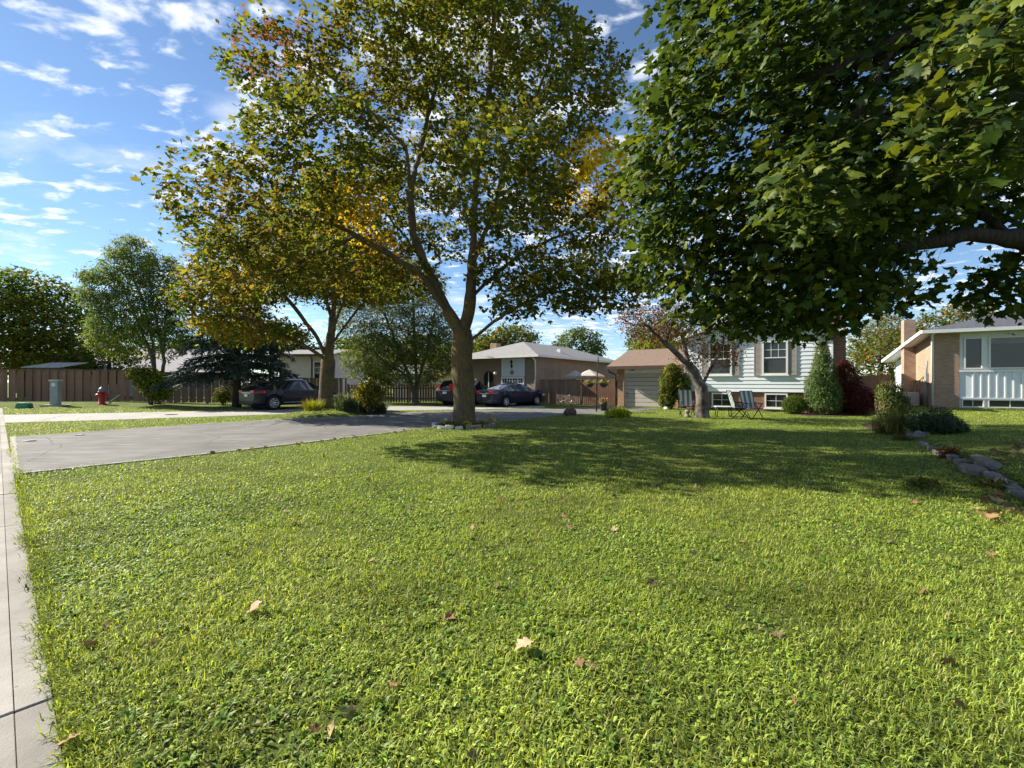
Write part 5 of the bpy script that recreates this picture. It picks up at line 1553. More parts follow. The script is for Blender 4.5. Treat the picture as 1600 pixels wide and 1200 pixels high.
fence('grey board fence running from the bungalow corner toward the garage', (1.95, 31.0), (4.6, 29.25), 0, 0, 1.62, .125, .02, M['fence_grey'], seed=6, cap=True)
fence('reddish brown board gate section beside the garage', (4.62, 29.23), (6.5, 27.95), 0, 0, 1.66, .12, .018, M['fence_red'], seed=7)
fence('reddish board fence between the red bush and the brick house', (15.05, 20.6), (20.4, 24.2), 0, .15, 1.72, .145, .008, M['fence_red'], seed=8)

# ------------------------------------------------------------------ cars
def car(name, label, loc, heading, spec):
    L_, W, prof = spec['L'], spec['W'] / 2, spec['top']
    ax = spec['axles']; wr = spec['wheel_r']; ar = wr + .055
    xs = sorted(set([round(v, 3) for v in np.linspace(-L_ / 2, L_ / 2, 40)] + [round(a + ar * math.sin(t), 3) for a in ax for t in np.linspace(-math.pi / 2, math.pi / 2, 13)]
                    + [round(a + s * (ar + .005), 3) for a in ax for s in (-1, 1)] + [round(v, 3) for v in spec['pillars']]))
    px_ = [q[0] for q in prof]; pz_ = [q[1] for q in prof]
    fx = np.linspace(-L_ / 2, L_ / 2, 200); fz = np.interp(fx, px_, pz_)
    ker = np.ones(7) / 7; fzs = np.convolve(np.pad(fz, 3, 'edge'), ker, 'valid')
    top = lambda x: float(np.interp(x, fx, fzs))
    belt = lambda x: min(float(np.interp(x, [q[0] for q in spec['belt']], [q[1] for q in spec['belt']])), top(x) - .02)
    def half(x):
        u = abs(x) / (L_ / 2)
        return W * (1 - .16 * max(0, (u - .72) / .28) ** 2)
    clear = spec.get('clear', .22)
    def section(x):
        w, zt, zb = half(x), top(x), belt(x)
        cab = max(0.0, min(1.0, (zt - zb - .04) / .35))
        wrf = w * (0.90 - .22 * cab)
        e = 1 - max(0, (abs(x) / (L_ / 2) - .9) / .1)
        low = clear + (1 - e) * .08
        zs = low + .10
        for a in ax:
            if abs(x - a) < ar: zs = max(zs, wr + math.sqrt(ar * ar - (x - a) ** 2))
        zm = max(zs + .03, low + (zb - low) * .55)
        zb = max(zb, zm + .02); zt = max(zt, zb + .015)
        return [(0, low), (w * .80, low), (w * .955, max(low + .03, zs)), (w, zm), (w * .985, zb - .01 * 0), (w * .985 + (wrf - w * .985) * .5, zb + (zt - zb) * .48), (wrf, zt - (zt - zb) * .10), (wrf * .72, zt - (zt - zb) * .02), (0, zt + .012 * cab)]
    secs = [section(x) for x in xs]
    nr = len(secs[0])
    vid, vs = {}, []
    for i, x in enumerate(xs):
        for s in (1, -1):
            for r_ in range(nr):
                y, z_ = secs[i][r_]
                if s < 0 and y == 0:
                    vid[i, s, r_] = vid[i, 1, r_]; continue
                vid[i, s, r_] = len(vs)
                inset = 0.0
                vs.append((x, s * y, z_))
    groups = {}
    cab0, cab1 = spec['glass_side']
    for i in range(len(xs) - 1):
        xm = (xs[i] + xs[i + 1]) / 2
        for s in (1, -1):
            for r_ in range(nr - 1):
                f = (vid[i, s, r_], vid[i + 1, s, r_], vid[i + 1, s, r_ + 1], vid[i, s, r_ + 1])
                f = tuple(dict.fromkeys(f))
                if len(f) < 3: continue
                key = 'body'
                th = top(xm) - belt(xm)
                if r_ in (4, 5) and cab0 < xm < cab1 and th > .17:
                    if not any(abs(xm - q) < .045 for q in spec['pillars']):
                        key = ('side_window', s, 0 if xm < spec['pillars'][0] else 1 if xm < spec['pillars'][-1] else 2)
                elif r_ in (6, 7) and spec['wind'][0] < xm < spec['wind'][1]:
                    key = ('windscreen',)
                elif r_ in (6, 7) and spec['rear'][0] < xm < spec['rear'][1]:
                    key = ('rear_window',)
                groups.setdefault(key, []).append(f)
    for i, fl in ((0, -1), (len(xs) - 1, 1)):
        ringv = [vid[i, 1, r_] for r_ in range(nr)] + [vid[i, -1, r_] for r_ in range(nr - 2, 0, -1)]
        groups['body'].append(tuple(ringv))
    t = thing(name, label, 'car', loc, heading)
    for key, fs in groups.items():
        used = sorted({v for f in fs for v in f}); mp = {v: k for k, v in enumerate(used)}
        me = bpy.data.meshes.new(key if key == 'body' else key[0])
        me.from_pydata([vs[v] for v in used], [], [tuple(mp[v] for v in f) for f in fs])
        bm = bmesh.new(); bm.from_mesh(me); bmesh.ops.recalc_face_normals(bm, faces=bm.faces); bm.to_mesh(me); bm.free()
        me.polygons.foreach_set('use_smooth', [True] * len(me.polygons))
        o = link(key if key == 'body' else key[0], me, M[spec['paint']] if key == 'body' else M['carglass'], t)
        if key == 'body':
            m_ = o.modifiers.new('edge', 'EDGE_SPLIT'); m_.split_angle = R(38)
    # wheels
    tyre = MB().lathe([(wr * .66, -.10), (wr * .93, -.105), (wr, -.07), (wr, .07), (wr * .93, .105), (wr * .66, .10), (wr * .66, -.10)], 28, axis='y').mesh('tyre')
    rim = MB()
    rim.lathe([(wr * .68, .10), (wr * .68, -.085), (wr * .60, -.09), (wr * .60, .05)], 28, axis='y')
    rim.lathe([(0.0, -.085), (.055, -.085), (.07, -.06), (.07, .0)], 16, axis='y')
    for k in range(spec.get('spokes', 5)):
        a = 2 * math.pi * k / spec.get('spokes', 5)
        for da in (-.16, .16):
            c0, c1 = Vector((math.cos(a), 0, math.sin(a))), Vector((math.cos(a + da), 0, math.sin(a + da)))
            rim.tube([c0 * .05 + Vector((0, -.07, 0)), c1 * wr * .64 + Vector((0, -.075, 0))], [.026, .02], 5)
    rim = rim.mesh('rim')
    hub = MB().lathe([(0, -.02), (wr * .62, -.02), (wr * .62, .04), (0, .04)], 20, axis='y').mesh('brake_disc')
    tyre.materials.append(M['rubber']); rim.materials.append(M['silver']); hub.materials.append(M['rubber_trim'])
    for a in ax:
        for s in (-1, 1):
            w = bpy.data.objects.new('wheel', tyre); col.objects.link(w); w.parent = t
            w.location = (a, s * (W - .10), wr); w.rotation_euler = (0, 0, 0 if s < 0 else math.pi)
            link('rim', rim, None, w); link('brake_disc', hub, None, w)
    # well liners so the arches read dark
    for a in ax:
        liner = MB()
        liner.lathe([(ar - .01, -W + .12), (ar - .01, W - .12)], 24, (a, 0, wr), 'y')
        liner.build('wheel_well', M['rubber_trim'], t)
    # lights, plate, handles, mirrors, trim
    zr = spec['tail_z']; xr = -L_ / 2
    def patch(nm, m, x0, x1, z0, z1, r_out=.012, x_n=6):
        for s in (-1, 1):
            q = MB(); vv, ff = [], []
            X = np.linspace(x0, x1, x_n)
            for x in X:
                for zz in (z0, z1):
                    sec = section(x)
                    y = np.interp(zz, [sec[2][1], sec[3][1], sec[4][1], sec[5][1]], [sec[2][0], sec[3][0], sec[4][0], sec[5][0]])
                    vv += [(x, s * (y + r_out), zz), (x, s * (y - .06), zz)]
            for i in range(x_n - 1):
                o = i * 4
                ff += [(o, o + 4, o + 6, o + 2), (o + 1, o + 3, o + 7, o + 5), (o, o + 1, o + 5, o + 4), (o + 2, o + 6, o + 7, o + 3)]
            e = (x_n - 1) * 4
            ff += [(0, 2, 3, 1), (e, e + 1, e + 3, e + 2)]
            q.add(vv, ff).build(nm, M[m], t)
    patch('tail_light', 'tail_red', xr - .005, xr + spec.get('tail_l', .42), zr, zr + spec.get('tail_h', .15))
    for s in (-1, 1):
        yw = half(xr) * .98
        box('tail_light', M['tail_red'], t, xr - .02, xr + .02, min(s * yw * .55, s * yw), max(s * yw * .55, s * yw), zr, zr + spec.get('tail_h', .15), .01)
    patch('headlight', 'headlamp', L_ / 2 - .45, L_ / 2 + .0, .62, .74)
    box('licence_plate', M['plate'], t, xr - .03, xr - .004, -.17, .17, zr - .20, zr - .06)
    box('rear_bumper', M['rubber_trim'], t, xr - .035, xr + .15, -half(xr) * .9, half(xr) * .9, clear + .06, clear + .24, .03)
    box('plate_strip', M['silver'], t, xr - .026, xr - .004, -.45, .45, zr - .02, zr + .02)
    patch('side_sill', 'silver' if spec.get('chrome') else 'rubber_trim', ax[0] + ar + .1, ax[1] - ar - .1, clear + .13, clear + .165)
    for xh in spec['handles']:
        for s in (-1, 1):
            zz = belt(xh) - .10
            yh = half(xh)
            box('door_handle', M[spec['paint']], t, xh - .10, xh + .10, s * yh - .02, s * yh + .02, zz, zz + .03, .008)
    xm = spec['pillars'][-1] + .58
    for s in (-1, 1):
        yh = half(xm)
        box('mirror', M[spec['paint']], t, xm - .06, xm + .09, min(s * (yh - .06), s * (yh + .14)), max(s * (yh - .06), s * (yh + .14)), belt(xm) + .02, belt(xm) + .15, .02)
    for x in spec.get('rack', ()):
        zt = top(x)
        MB().tube([(x, -W * .68, zt - .02), (x, -W * .66, zt + .05), (x, W * .66, zt + .05), (x, W * .68, zt - .02)], .018, 6).build('roof_bar', M['black_metal'], t)
    # door seams
    for xq in spec['seams']:
        for s in (-1, 1):
            sec = section(xq)
            MB().tube([(xq, s * (sec[q][0] + .001), sec[q][1]) for q in (2, 3, 4)], .006, 4, False).build('door_seam', M['rubber_trim'], t)
    return t
X6 = dict(L=4.88, W=1.98, top=[(-2.44, .98), (-2.36, 1.13), (-2.1, 1.22), (-1.2, 1.52), (-.5, 1.655), (.0, 1.69), (.5, 1.63), (1.45, 1.13), (2.0, 1.06), (2.3, .95), (2.44, .72)],
          belt=[(-2.44, 1.0), (-1.5, 1.10), (0, 1.05), (1.4, 1.0), (2.44, .8)], axles=(-1.47, 1.47), wheel_r=.39, pillars=(-1.05, -.08, .95), glass_side=(-1.55, 1.12), wind=(.62, 1.42), rear=(-2.05, -1.05),
          tail_z=.92, tail_l=.50, tail_h=.14, paint='navy_paint', handles=(-.75, .25), seams=(-.95, -.08, 1.0), chrome=True, clear=.24, spokes=7)
SEDAN = dict(L=4.64, W=1.80, top=[(-2.32, .80), (-2.26, .98), (-1.75, 1.04), (-.95, 1.33), (-.4, 1.42), (0, 1.43), (.4, 1.39), (1.2, .99), (2.05, .83), (2.25, .72), (2.32, .55)],
             belt=[(-2.32, .92), (-1, .95), (0, .92), (1.2, .88), (2.32, .7)], axles=(-1.35, 1.35), wheel_r=.325, pillars=(-.98, -.12, .85), glass_side=(-1.45, 1.0), wind=(.48, 1.16), rear=(-1.72, -.98),
             tail_z=.80, tail_l=.28, tail_h=.15, paint='blue_paint', handles=(-.75, .2), seams=(-.95, -.12, .92), clear=.18, spokes=5, rack=(-.55, .3))
CROSS = dict(L=4.55, W=1.82, top=[(-2.27, .95), (-2.22, 1.1), (-2.0, 1.45), (-1.8, 1.60), (-.5, 1.67), (.4, 1.60), (1.25, 1.10), (2.05, .98), (2.2, .85), (2.27, .62)],
             belt=[(-2.27, 1.0), (-1, 1.02), (1.3, .97), (2.27, .8)], axles=(-1.32, 1.32), wheel_r=.35, pillars=(-1.35, -.35, .85), glass_side=(-2.0, 1.05), wind=(.48, 1.22), rear=(-2.2, -1.86),
             tail_z=.95, tail_l=.16, tail_h=.42, paint='slate_paint', handles=(-1.0, .0), seams=(-1.2, -.3, .9), clear=.22, spokes=5)
hd = math.atan2(DV.y, DV.x)
cr_ = G(428, 641) + Vector((DV.x, DV.y, 0)) * 1.47 - Vector((PV.x, PV.y, 0)) * .93
car('coupe_suv', 'dark navy sloping roof SUV parked beside the second maple', (cr_.x, cr_.y, .008), hd, X6)
hs_ = Vector((.72, .694)); c0 = Vector((-.37, 26.9)) + hs_ * 1.35 + Vector((-hs_.y, hs_.x)) * .84
car('sedan', 'dark blue sedan with roof bars parked right of the main trunk', (c0.x, c0.y, .008), math.atan2(hs_.y, hs_.x), SEDAN)
hc_ = Vector((.60, .80)); c1 = Vector((-4.25, 28.3)) + hc_ * 2.27
car('crossover', 'slate grey crossover half hidden behind the main maple trunk', (c1.x, c1.y, .008), math.atan2(hc_.y, hc_.x), CROSS)

# ------------------------------------------------------------------ small things
def rock(name, label, loc, size, m, seed, cat='stone', rz=0.0, group=None, rough=.16, flat=False, tilt=0.0):
    r = random.Random(seed)
    bm = bmesh.new()
    if flat:
        bmesh.ops.create_cube(bm, size=1.0)
        bmesh.ops.subdivide_edges(bm, edges=bm.edges[:], cuts=3, use_grid_fill=True)
        for v in bm.verts:
            c = v.co
            k = sum(abs(q) > .49 for q in c)
            if k >= 2: c *= (.93 if k == 2 else .86)
    else:
        bmesh.ops.create_icosphere(bm, subdivisions=2, radius=.5)
    ph = [r.uniform(0, 6) for _ in range(6)]
    for v in bm.verts:
        lump = math.sin(v.co.x * 5 + ph[0]) * math.cos(v.co.y * 6 + ph[1]) + math.sin(v.co.z * 6 + ph[2] + v.co.x * 3)
        v.co *= 1 + r.uniform(-rough, rough) * .5 + rough * .45 * lump
        v.co = Vector((v.co.x * size[0], v.co.y * size[1], v.co.z * size[2]))
    me = bpy.data.meshes.new(name); bm.to_mesh(me); bm.free()
    o = link(name, me, m); o.location = (loc[0], loc[1], loc[2] + size[2] * .32); o.rotation_euler = (tilt, r.uniform(-.1, .1), rz)
    return tag(o, label, cat, group)

# ring round the main trunk
rb_ = random.Random(8)
NODISC.append((B1.x, B1.y, 1.02))
bed = MB(); bed.lathe([(0.0, .06), (.5, .055), (.85, .04), (1.0, -.03)], 24); bd = bed.build('soil_bed', M['soil']); bd.location = (B1.x, B1.y, 0); tag(bd, 'round soil bed at the foot of the main maple', None, kind='structure')
nst = 19
for i in range(nst):
    a = 2 * math.pi * i / nst + rb_.uniform(-.05, .05)
    pale = math.cos(a - math.radians(215)) > .6
    rock('ring_stone', 'weathered edging stone in the ring around the main maple trunk', (B1.x + 1.0 * math.cos(a), B1.y + 1.0 * math.sin(a), -.02), (rb_.uniform(.22, .32), .15, rb_.uniform(.12, .20)), M['stone_pale'] if pale else M['stone'], 50 + i, rz=a + math.pi / 2, group='stones ringed around the main maple', flat=True, rough=.07)
for i, (a, rr_, lab) in enumerate(((230, .62, 'left front'), (285, .72, 'front'), (330, .68, 'right front'), (190, .6, 'left side'))):
    b = Vector((B1.x + rr_ * math.cos(R(a)), B1.y + rr_ * math.sin(R(a)), .03))
    shrub('bedding_plant', 'small yellow green plant at the ' + lab + ' of the stone ring', b, [(0, 0, .09, .17, .15, .11)], 260, 430 + i, LEAF_SIMPLE, .06, (LIME, (0.3, 0.3, .05), GREEN), cat='plant', stems=3, shell=.3)
b = Vector((B1.x - .50, B1.y - .72, .02))
sl = thing('solar_lamp', 'little dark solar stake lamp in the stone ring', 'lamp', b)
MB().tube([(0, 0, 0), (0, 0, .22)], .012, 6).build('stake', M['black_metal'], sl)
MB().lathe([(.03, .22), (.05, .24), (.05, .30), (.0, .33)], 10).build('lamp_head', M['grey_metal'], sl)
b = G(756, 661)
blades('seeding_grass', 'wispy pale seed stems right of the main maple trunk', Vector((B1.x + .9, B1.y + .75, 0)), 150, .42, .3, ((0.3, 0.28, 0.18), (0.2, 0.2, 0.09)), 440, .008, lean=.4)

# boulder, pole with baskets, pot
b = G(891, 649)
rock('boulder', 'dark brown boulder on the lawn edge before the driveway', (b.x, b.y, -.03), (.62, .5, .48), M['stone_brown'], 70, cat='boulder', rough=.10)
b = G(932, 643.5)
pl = thing('basket_pole', 'tall dark pole carrying two hanging flower baskets', 'pole', b)
MB().tube([(0, 0, 0), (.02, 0, 1.4), (.09, 0, 2.76)], [.035, .03, .026], 8).build('pole', M['bark_dark'], pl)
MB().tube([(-.42, -.02, 1.62), (-.2, 0, 1.72), (.04, 0, 1.74), (.3, 0, 1.7), (.46, -.02, 1.6)], .012, 6).build('cross_arm', M['black_metal'], pl)
for i, (dx_, lab) in enumerate(((-.34, 'left'), (.36, 'right'))):
    bk = Vector((b.x + dx_, b.y - .03, 1.22))
    hbk = thing('hanging_basket', 'dark hanging basket of pale flowers on the %s of the pole' % lab, 'flower basket', bk)
    MB().lathe([(.0, 0), (.10, .01), (.17, .10), (.20, .20), (.18, .2), (.0, .17)], 14).build('basket', M['black_metal'], hbk)
    mbw = MB()
    for k in range(3):
        a = k * 2.1; mbw.tube([(.19 * math.cos(a), .19 * math.sin(a), .2), (0, 0, .45)], .005, 4)
    mbw.build('hanger', M['black_metal'], hbk)
    r = np.random.default_rng(500 + i)
    n = 420; pos = np.array((0, 0, .27)) + unit(r.normal(size=(n, 3))) * np.array((.36, .28, .15)) * r.uniform(.4, 1, (n, 1))
    V, Fc, T = leaf_cloud(r, pos, r.normal(size=(n, 3)) + np.array((0, 0, 1)), .07 * r.uniform(.7, 1.3, n), LEAF_SIMPLE, palette(r, pos, (GREEN, OLIVE, (0.42, 0.36, 0.28), (0.35, .33, .12)), (1, 1, .8, .6), (), 3, .2, 3))
    link('flowers', npmesh('flowers', V, Fc, T), M['leaf'], hbk)
b = G(943, 642)
pt = thing('flower_pot', 'dark pot of pinkish flowers beside the basket pole', 'flower pot', b)
MB().lathe([(.0, 0), (.13, 0), (.16, .12), (.20, .34), (.22, .36), (.19, .37), (.0, .33)], 16).build('pot', M['black_metal'], pt)
r = np.random.default_rng(510); n = 420
pos = np.array((0, 0, .50)) + unit(r.normal(size=(n, 3))) * np.array((.24, .24, .18)) * r.uniform(.4, 1, (n, 1))
V, Fc, T = leaf_cloud(r, pos, r.normal(size=(n, 3)) + np.array((0, 0, 1)), .07 * r.uniform(.7, 1.3, n), LEAF_SIMPLE, palette(r, pos, (GREEN, OLIVE, (0.5, 0.25, 0.2), (0.45, .3, .24)), (1, .8, .8, .8), (), 3, .2, 3))
link('flowers', npmesh('flowers', V, Fc, T), M['leaf'], pt)

# stone edging of the right border
es = [(1443, 690, .40, .20, .16), (1456, 697, .42, .22, .16), (1470, 705, .5, .24, .2), (1486, 711, .55, .26, .2), (1503, 720, .5, .28, .22), (1520, 733, .55, .40, .24), (1541, 729, .85, .26, .2), (1556, 745, .7, .26, .18), (1576, 757, .75, .26, .17), (1600, 771, .85, .26, .17), (1632, 789, .9, .26, .17)]
elab = ['smallest grey edging stone at the head of the right border row', 'low mossy edging stone second from the head of the row', 'third grey edging stone behind the red plant', 'fourth edging stone, long and low, past the red plant', 'fifth edging stone just before the wide upright block',
        'widest upright grey block in the stone edging', 'slab shaped stone leaning above the row beside the wide block', 'flat edging stone next below the leaning slab', 'long flat edging stone near the right edge of view', 'longest flat edging stone cut by the right edge of view', 'edging stone just past the right edge of view']
for i, (px, py, a, b_, h) in enumerate(es):
    q = G(px, py + 6)
    rock('edging_stone', elab[i], (q.x, q.y, -.02 if i != 6 else .08), (a, b_ * .62, h * .7), M['stone'], 80 + i, rz=math.atan2(.842, .54) + random.Random(i).uniform(-.12, .12), flat=True, rough=.10, group='edging stones of the right border')
    NODISC.append((q.x, q.y, b_ * .7))
for i, (px, py, s_, lab) in enumerate(((1428, 677, .3, 'upright pale stone left of the dark juniper'), (1436, 687, .34, 'pale rounded stone in front of the juniper'), (1424, 686, .26, 'small pale stone in the mulch bed'), (1446, 684, .26, 'grey stone tucked under the juniper'))):
    q = G(px, py); rock('border_stone', lab, (q.x, q.y, -.02), (s_, s_ * .8, s_ * .95), M['stone'], 95 + i, rz=i, rough=.12)
def patch_bed(name, label, pts, z=.02):
    mb = MB().prism([(q[0], q[1]) for q in pts], 2, -.05, z); o = mb.build(name, M['soil']); tag(o, label, None, kind='structure'); NOGRASS.append([(q[0], q[1]) for q in pts])
patch_bed('mulch_bed', 'brown mulch bed around the upright cedar and juniper', [G(*q).xy for q in ((1345, 664), (1362, 673), (1395, 681), (1440, 689), (1452, 684), (1440, 672), (1415, 662), (1385, 657))])
patch_bed('foundation_bed', 'mulch bed under the tall cedar and red bush', [G(*q).xy for q in ((1232, 648), (1262, 650.5), (1305, 651.5), (1345, 650), (1340, 646), (1300, 644.5), (1240, 644.5))])
b = G(1483, 716)
shrub('red_plant', 'small dark red leaved plant against the stone edging', (b.x, b.y, 0), [(0, 0, .1, .20, .18, .14)], 300, 450, LEAF_SIMPLE, .06, ((.16, .03, .025), (.24, .06, .04), OLIVE), cat='plant', stems=3, shell=.3)
for i, (px, py, lab) in enumerate(((1440, 760, 'in the shaded lawn left of the wide block'), (1548, 762, 'below the flat edging stones'), (1410, 688, 'at the tip of the mulch bed'))):
    b = G(px, py)
    shrub('border_weed', 'low dull leafy weed ' + lab, (b.x, b.y, 0), [(0, 0, .05, .26, .2, .07)], 260, 455 + i, LEAF_SIMPLE, .06, (OLIVE, BROWN, GREEN), cat='plant', stems=2, shell=.2)
# white stones by the basement window and by the garage
for i, (px, py, s_, lab) in enumerate(((1207, 643, .42, 'white rock below the right basement window'), (1221, 643.5, .5, 'larger white rock beside the round shrub'), (1196, 642, .26, 'small pale rock at the brick foundation'), (1041, 640, .34, 'pinkish white rock at the right garage pier'), (1047, 638.5, .26, 'small pale rock behind the garage pier rock'))):
    q = G(px, py); rock('white_rock', lab, (q.x, q.y, -.02), (s_, s_ * .7, s_ * .65), M['stone_pale'], 110 + i, rz=i * .7, rough=.12)

# garden furniture
def folding_chair(label, loc, rz, lean=R(14)):
    t = thing('folding_chair', label, 'chair', loc, rz)
    k = M['black_metal']
    hz = .45
    for s in (-.27, .27):
        MB().tube([(s, -.30, 0), (s, .20, .62)], .019, 6).build('leg', k, t)
        MB().tube([(s * .92, .34, 0), (s * .92, -.22, .64)], .019, 6).build('leg', k, t)
        MB().tube([(s, -.26, .64), (s, .24, .66)], .02, 6).build('armrest', k, t)
    MB().tube([(-.27, .20, .42), (-.27, .42, 1.14), (.27, .42, 1.14), (.27, .20, .42)], .019, 6).build('back_frame', k, t)
    MB().tube([(-.27, -.25, .44), (.27, -.25, .44), (.27, .22, .42), (-.27, .22, .42), (-.27, -.25, .44)], .019, 6).build('seat_frame', k, t)
    MB().box(-.26, .26, -.25, .21, .428, .436).build('seat', M['fabric'], t)
    for i in range(5):
        x0 = -.255 + i * .102
        y0, y1 = .205, .41
        MB().add([(x0, y0, .45), (x0 + .1, y0, .45), (x0 + .1, y1, 1.13), (x0, y1, 1.13), (x0, y0 + .01, .45), (x0 + .1, y0 + .01, .45), (x0 + .1, y1 + .01, 1.13), (x0, y1 + .01, 1.13)],
                 [(0, 1, 2, 3), (7, 6, 5, 4), (0, 4, 5, 1), (1, 5, 6, 2), (2, 6, 7, 3), (3, 7, 4, 0)]).build('back_stripe', M['fabric'] if i % 2 == 0 else M['fabric_green'], t)
    return t
b = G(1178, 656); folding_chair('striped folding chair right of the crabapple, beside the small table', (b.x, b.y + .1, 0), R(8))
b = G(1161, 654); folding_chair('folding chair seen sideways between table and striped chair', (b.x - .05, b.y + .2, 0), R(80))
b = G(1076, 650.5); folding_chair('striped folding chair just left of the crabapple trunk', (b.x, b.y + .2, 0), R(-12))
b = G(1130, 651)
tb = thing('side_table', 'small square white topped garden table beside the crabapple', 'table', (b.x, b.y, 0), R(-15))
MB().box(-.33, .33, -.3, .3, .42, .45).build('table_top', M['fabric'], tb)
for sx in (-.28, .28):
    for sy in (-.25, .25):
        MB().tube([(sx, sy, 0), (sx * .95, sy * .95, .42)], .016, 6).build('leg', M['black_metal'], tb)
b = G(1072, 651.5)
st = thing('garden_ornament', 'small grey garden ornament by the left folding chair', 'ornament', (b.x, b.y - .15, 0))
MB().lathe([(0, 0), (.14, .0), (.15, .05), (.07, .10), (.06, .16), (.12, .22), (.10, .30), (.0, .33)], 12).build('figure', M['stone'], st)
box('yellow_float', M['yellow'], None, 0, 0, 0, 0, 0, 0) if False else None

# patio canopies behind the fence
for i, (px, Y, w, top_z, lab) in enumerate(((899, 32.2, .95, 2.32, 'left'), (921, 31.6, 1.05, 2.36, 'right'))):
    b = at(px, 600, Y)
    cn = thing('patio_umbrella', 'tan pointed patio canopy over the fence, the %s one of two' % lab, 'umbrella', (b.x, b.y, 0), R(20 + 25 * i))
    MB().tube([(0, 0, 0), (0, 0, top_z)], .025, 8).build('pole', M['grey_metal'], cn)
    vs_ = [(0, 0, top_z + .03)] + [(w * math.cos(a), w * math.sin(a), top_z - .42) for a in np.linspace(0, 2 * math.pi, 7)[:-1]] + [(w * math.cos(a), w * math.sin(a), top_z - .55) for a in np.linspace(0, 2 * math.pi, 7)[:-1]]
    fs_ = [(0, 1 + k, 1 + (k + 1) % 6) for k in range(6)] + [(1 + k, 7 + k, 7 + (k + 1) % 6, 1 + (k + 1) % 6) for k in range(6)]
    cv = MB().add(vs_, fs_).build('canopy', M['tan_canvas'], cn)
    sm = cv.modifiers.new('thick', 'SOLIDIFY'); sm.thickness = .012
# bicycle against the fence
b = Vector((3.55, 29.55, 0))
bi = thing('bicycle', 'small grey bicycle leaning on the grey fence', 'bicycle', b, math.atan2(-.6, .8))
for x in (-.38, .38):
    wb = MB(); wb.tube([(x + .25 * math.cos(a), 0, .27 + .25 * math.sin(a)) for a in np.linspace(0, 2 * math.pi, 21)], .018, 6, False)
    w_ = wb.build('wheel', M['rubber'], bi)
    sp_ = MB()
    for k in range(8):
        a = k * math.pi / 4; sp_.tube([(x, 0, .27), (x + .24 * math.cos(a), 0, .27 + .24 * math.sin(a))], .004, 3)
    sp_.build('spoke', M['silver'], w_)
MB().tube([(-.38, 0, .27), (-.15, 0, .58), (.25, 0, .60), (.0, 0, .28), (-.38, 0, .27)], .016, 6).build('frame', M['grey_metal'], bi)
MB().tube([(.38, 0, .27), (.24, 0, .72)], .015, 6).build('fork', M['grey_metal'], bi)
MB().tube([(.22, -.2, .76), (.24, 0, .73), (.22, .2, .76)], .012, 6).build('handlebar', M['black_metal'], bi)
MB().lathe([(0, .68), (.06, .67), (.07, .70), (0, .72)], 10, (-.18, 0, 0)).build('saddle', M['black_metal'], bi)
# second dark picket piece behind the crossover is part of the picket fence

# hydrant
b = at(159, 633, 27.6); b.z = gzf(b.x, b.y)
hy = thing('fire_hydrant', 'red fire hydrant with teal cap before the left fence', 'fire hydrant', b, R(20))
MB().lathe([(0, -.05), (.22, -.05), (.22, .04), (.16, .06), (.155, .70), (.20, .71), (.20, .77), (.16, .78)], 20).build('barrel', M['hydrant_red'], hy)
MB().lathe([(.175, .78), (.175, .84), (.15, .94), (.08, 1.01), (.04, 1.02), (.04, 1.09), (0, 1.09)], 20).build('bonnet', M['hydrant_cap'], hy)
for (ang, r0, l) in ((0, .075, .27), (math.pi, .075, .27), (-math.pi / 2, .10, .25)):
    q = MB(); d = Vector((math.cos(ang), math.sin(ang), 0)); q.tube([d * .10 + Vector((0, 0, .56)), d * l + Vector((0, 0, .56))], [r0, r0], 12)
    q.tube([d * l + Vector((0, 0, .56)), d * (l + .05) + Vector((0, 0, .56))], [r0 * .45, r0 * .45], 6)
    q.build('nozzle', M['hydrant_red'], hy)
b = at(178, 632, 28.0)
stk = thing('leaning_stake', 'short pale wooden stake leaning right of the fire hydrant', 'stake', (b.x, b.y, gzf(b.x, b.y)))
MB().tube([(-.35, 0, 0), (.35, .1, .55)], .05, 6).build('stick', M['fabric_green'], stk)
# utility pedestal
b = at(87, 635, 26.8); b.z = gzf(b.x, b.y)
ut = thing('utility_pedestal', 'tall grey utility pedestal on a concrete pad at far left', 'utility box', b, R(15))
MB().box(-.55, .75, -.4, .4, -.05, .06).build('pad', M['kerb'], ut, .01)
MB().box(-.20, .20, -.17, .17, .06, 1.45).build('cabinet', M['grey_metal'], ut, .015)
MB().box(-.24, .24, -.21, .21, 1.452, 1.54).build('cap', M['stone_pale'], ut, .015)
box('label_plate', M['plate'], ut, -.10, .08, -.182, -.172, 1.15, 1.35)
box('hinge_box', M['grey_metal'], ut, -.26, -.203, -.08, .06, .95, 1.05)
b = at(38, 637, 25.5); b.z = gzf(b.x, b.y)
gb = thing('cable_box', 'low green cable box in the grass at far left', 'utility box', b, R(10))
MB().prism([(-.32, 0), (.32, 0), (.27, .26), (.16, .32), (-.16, .32), (-.27, .26)], 1, -.2, .2).build('cover', M['green_plastic'], gb, .02)
box('base', M['rubber_trim'], gb, -.35, .35, -.23, .23, -.03, .03)

# drop of litter on the driveways
for i, (px, py, s_, lab) in enumerate(((45, 690.5, .30, 'flat pale scrap lying on the near left driveway'), (124, 681, .24, 'thin pale scrap near the far edge of the driveway'), (267, 648.5, .5, 'dark flat scrap on the pale concrete driveway'))):
    q = G(px, py)
    rock('litter_scrap', lab, (q.x, q.y, .012), (s_, s_ * .35, .04), M['white_fleck'] if i < 2 else M['stone'], 130 + i, cat='litter', rz=.5, rough=.2)

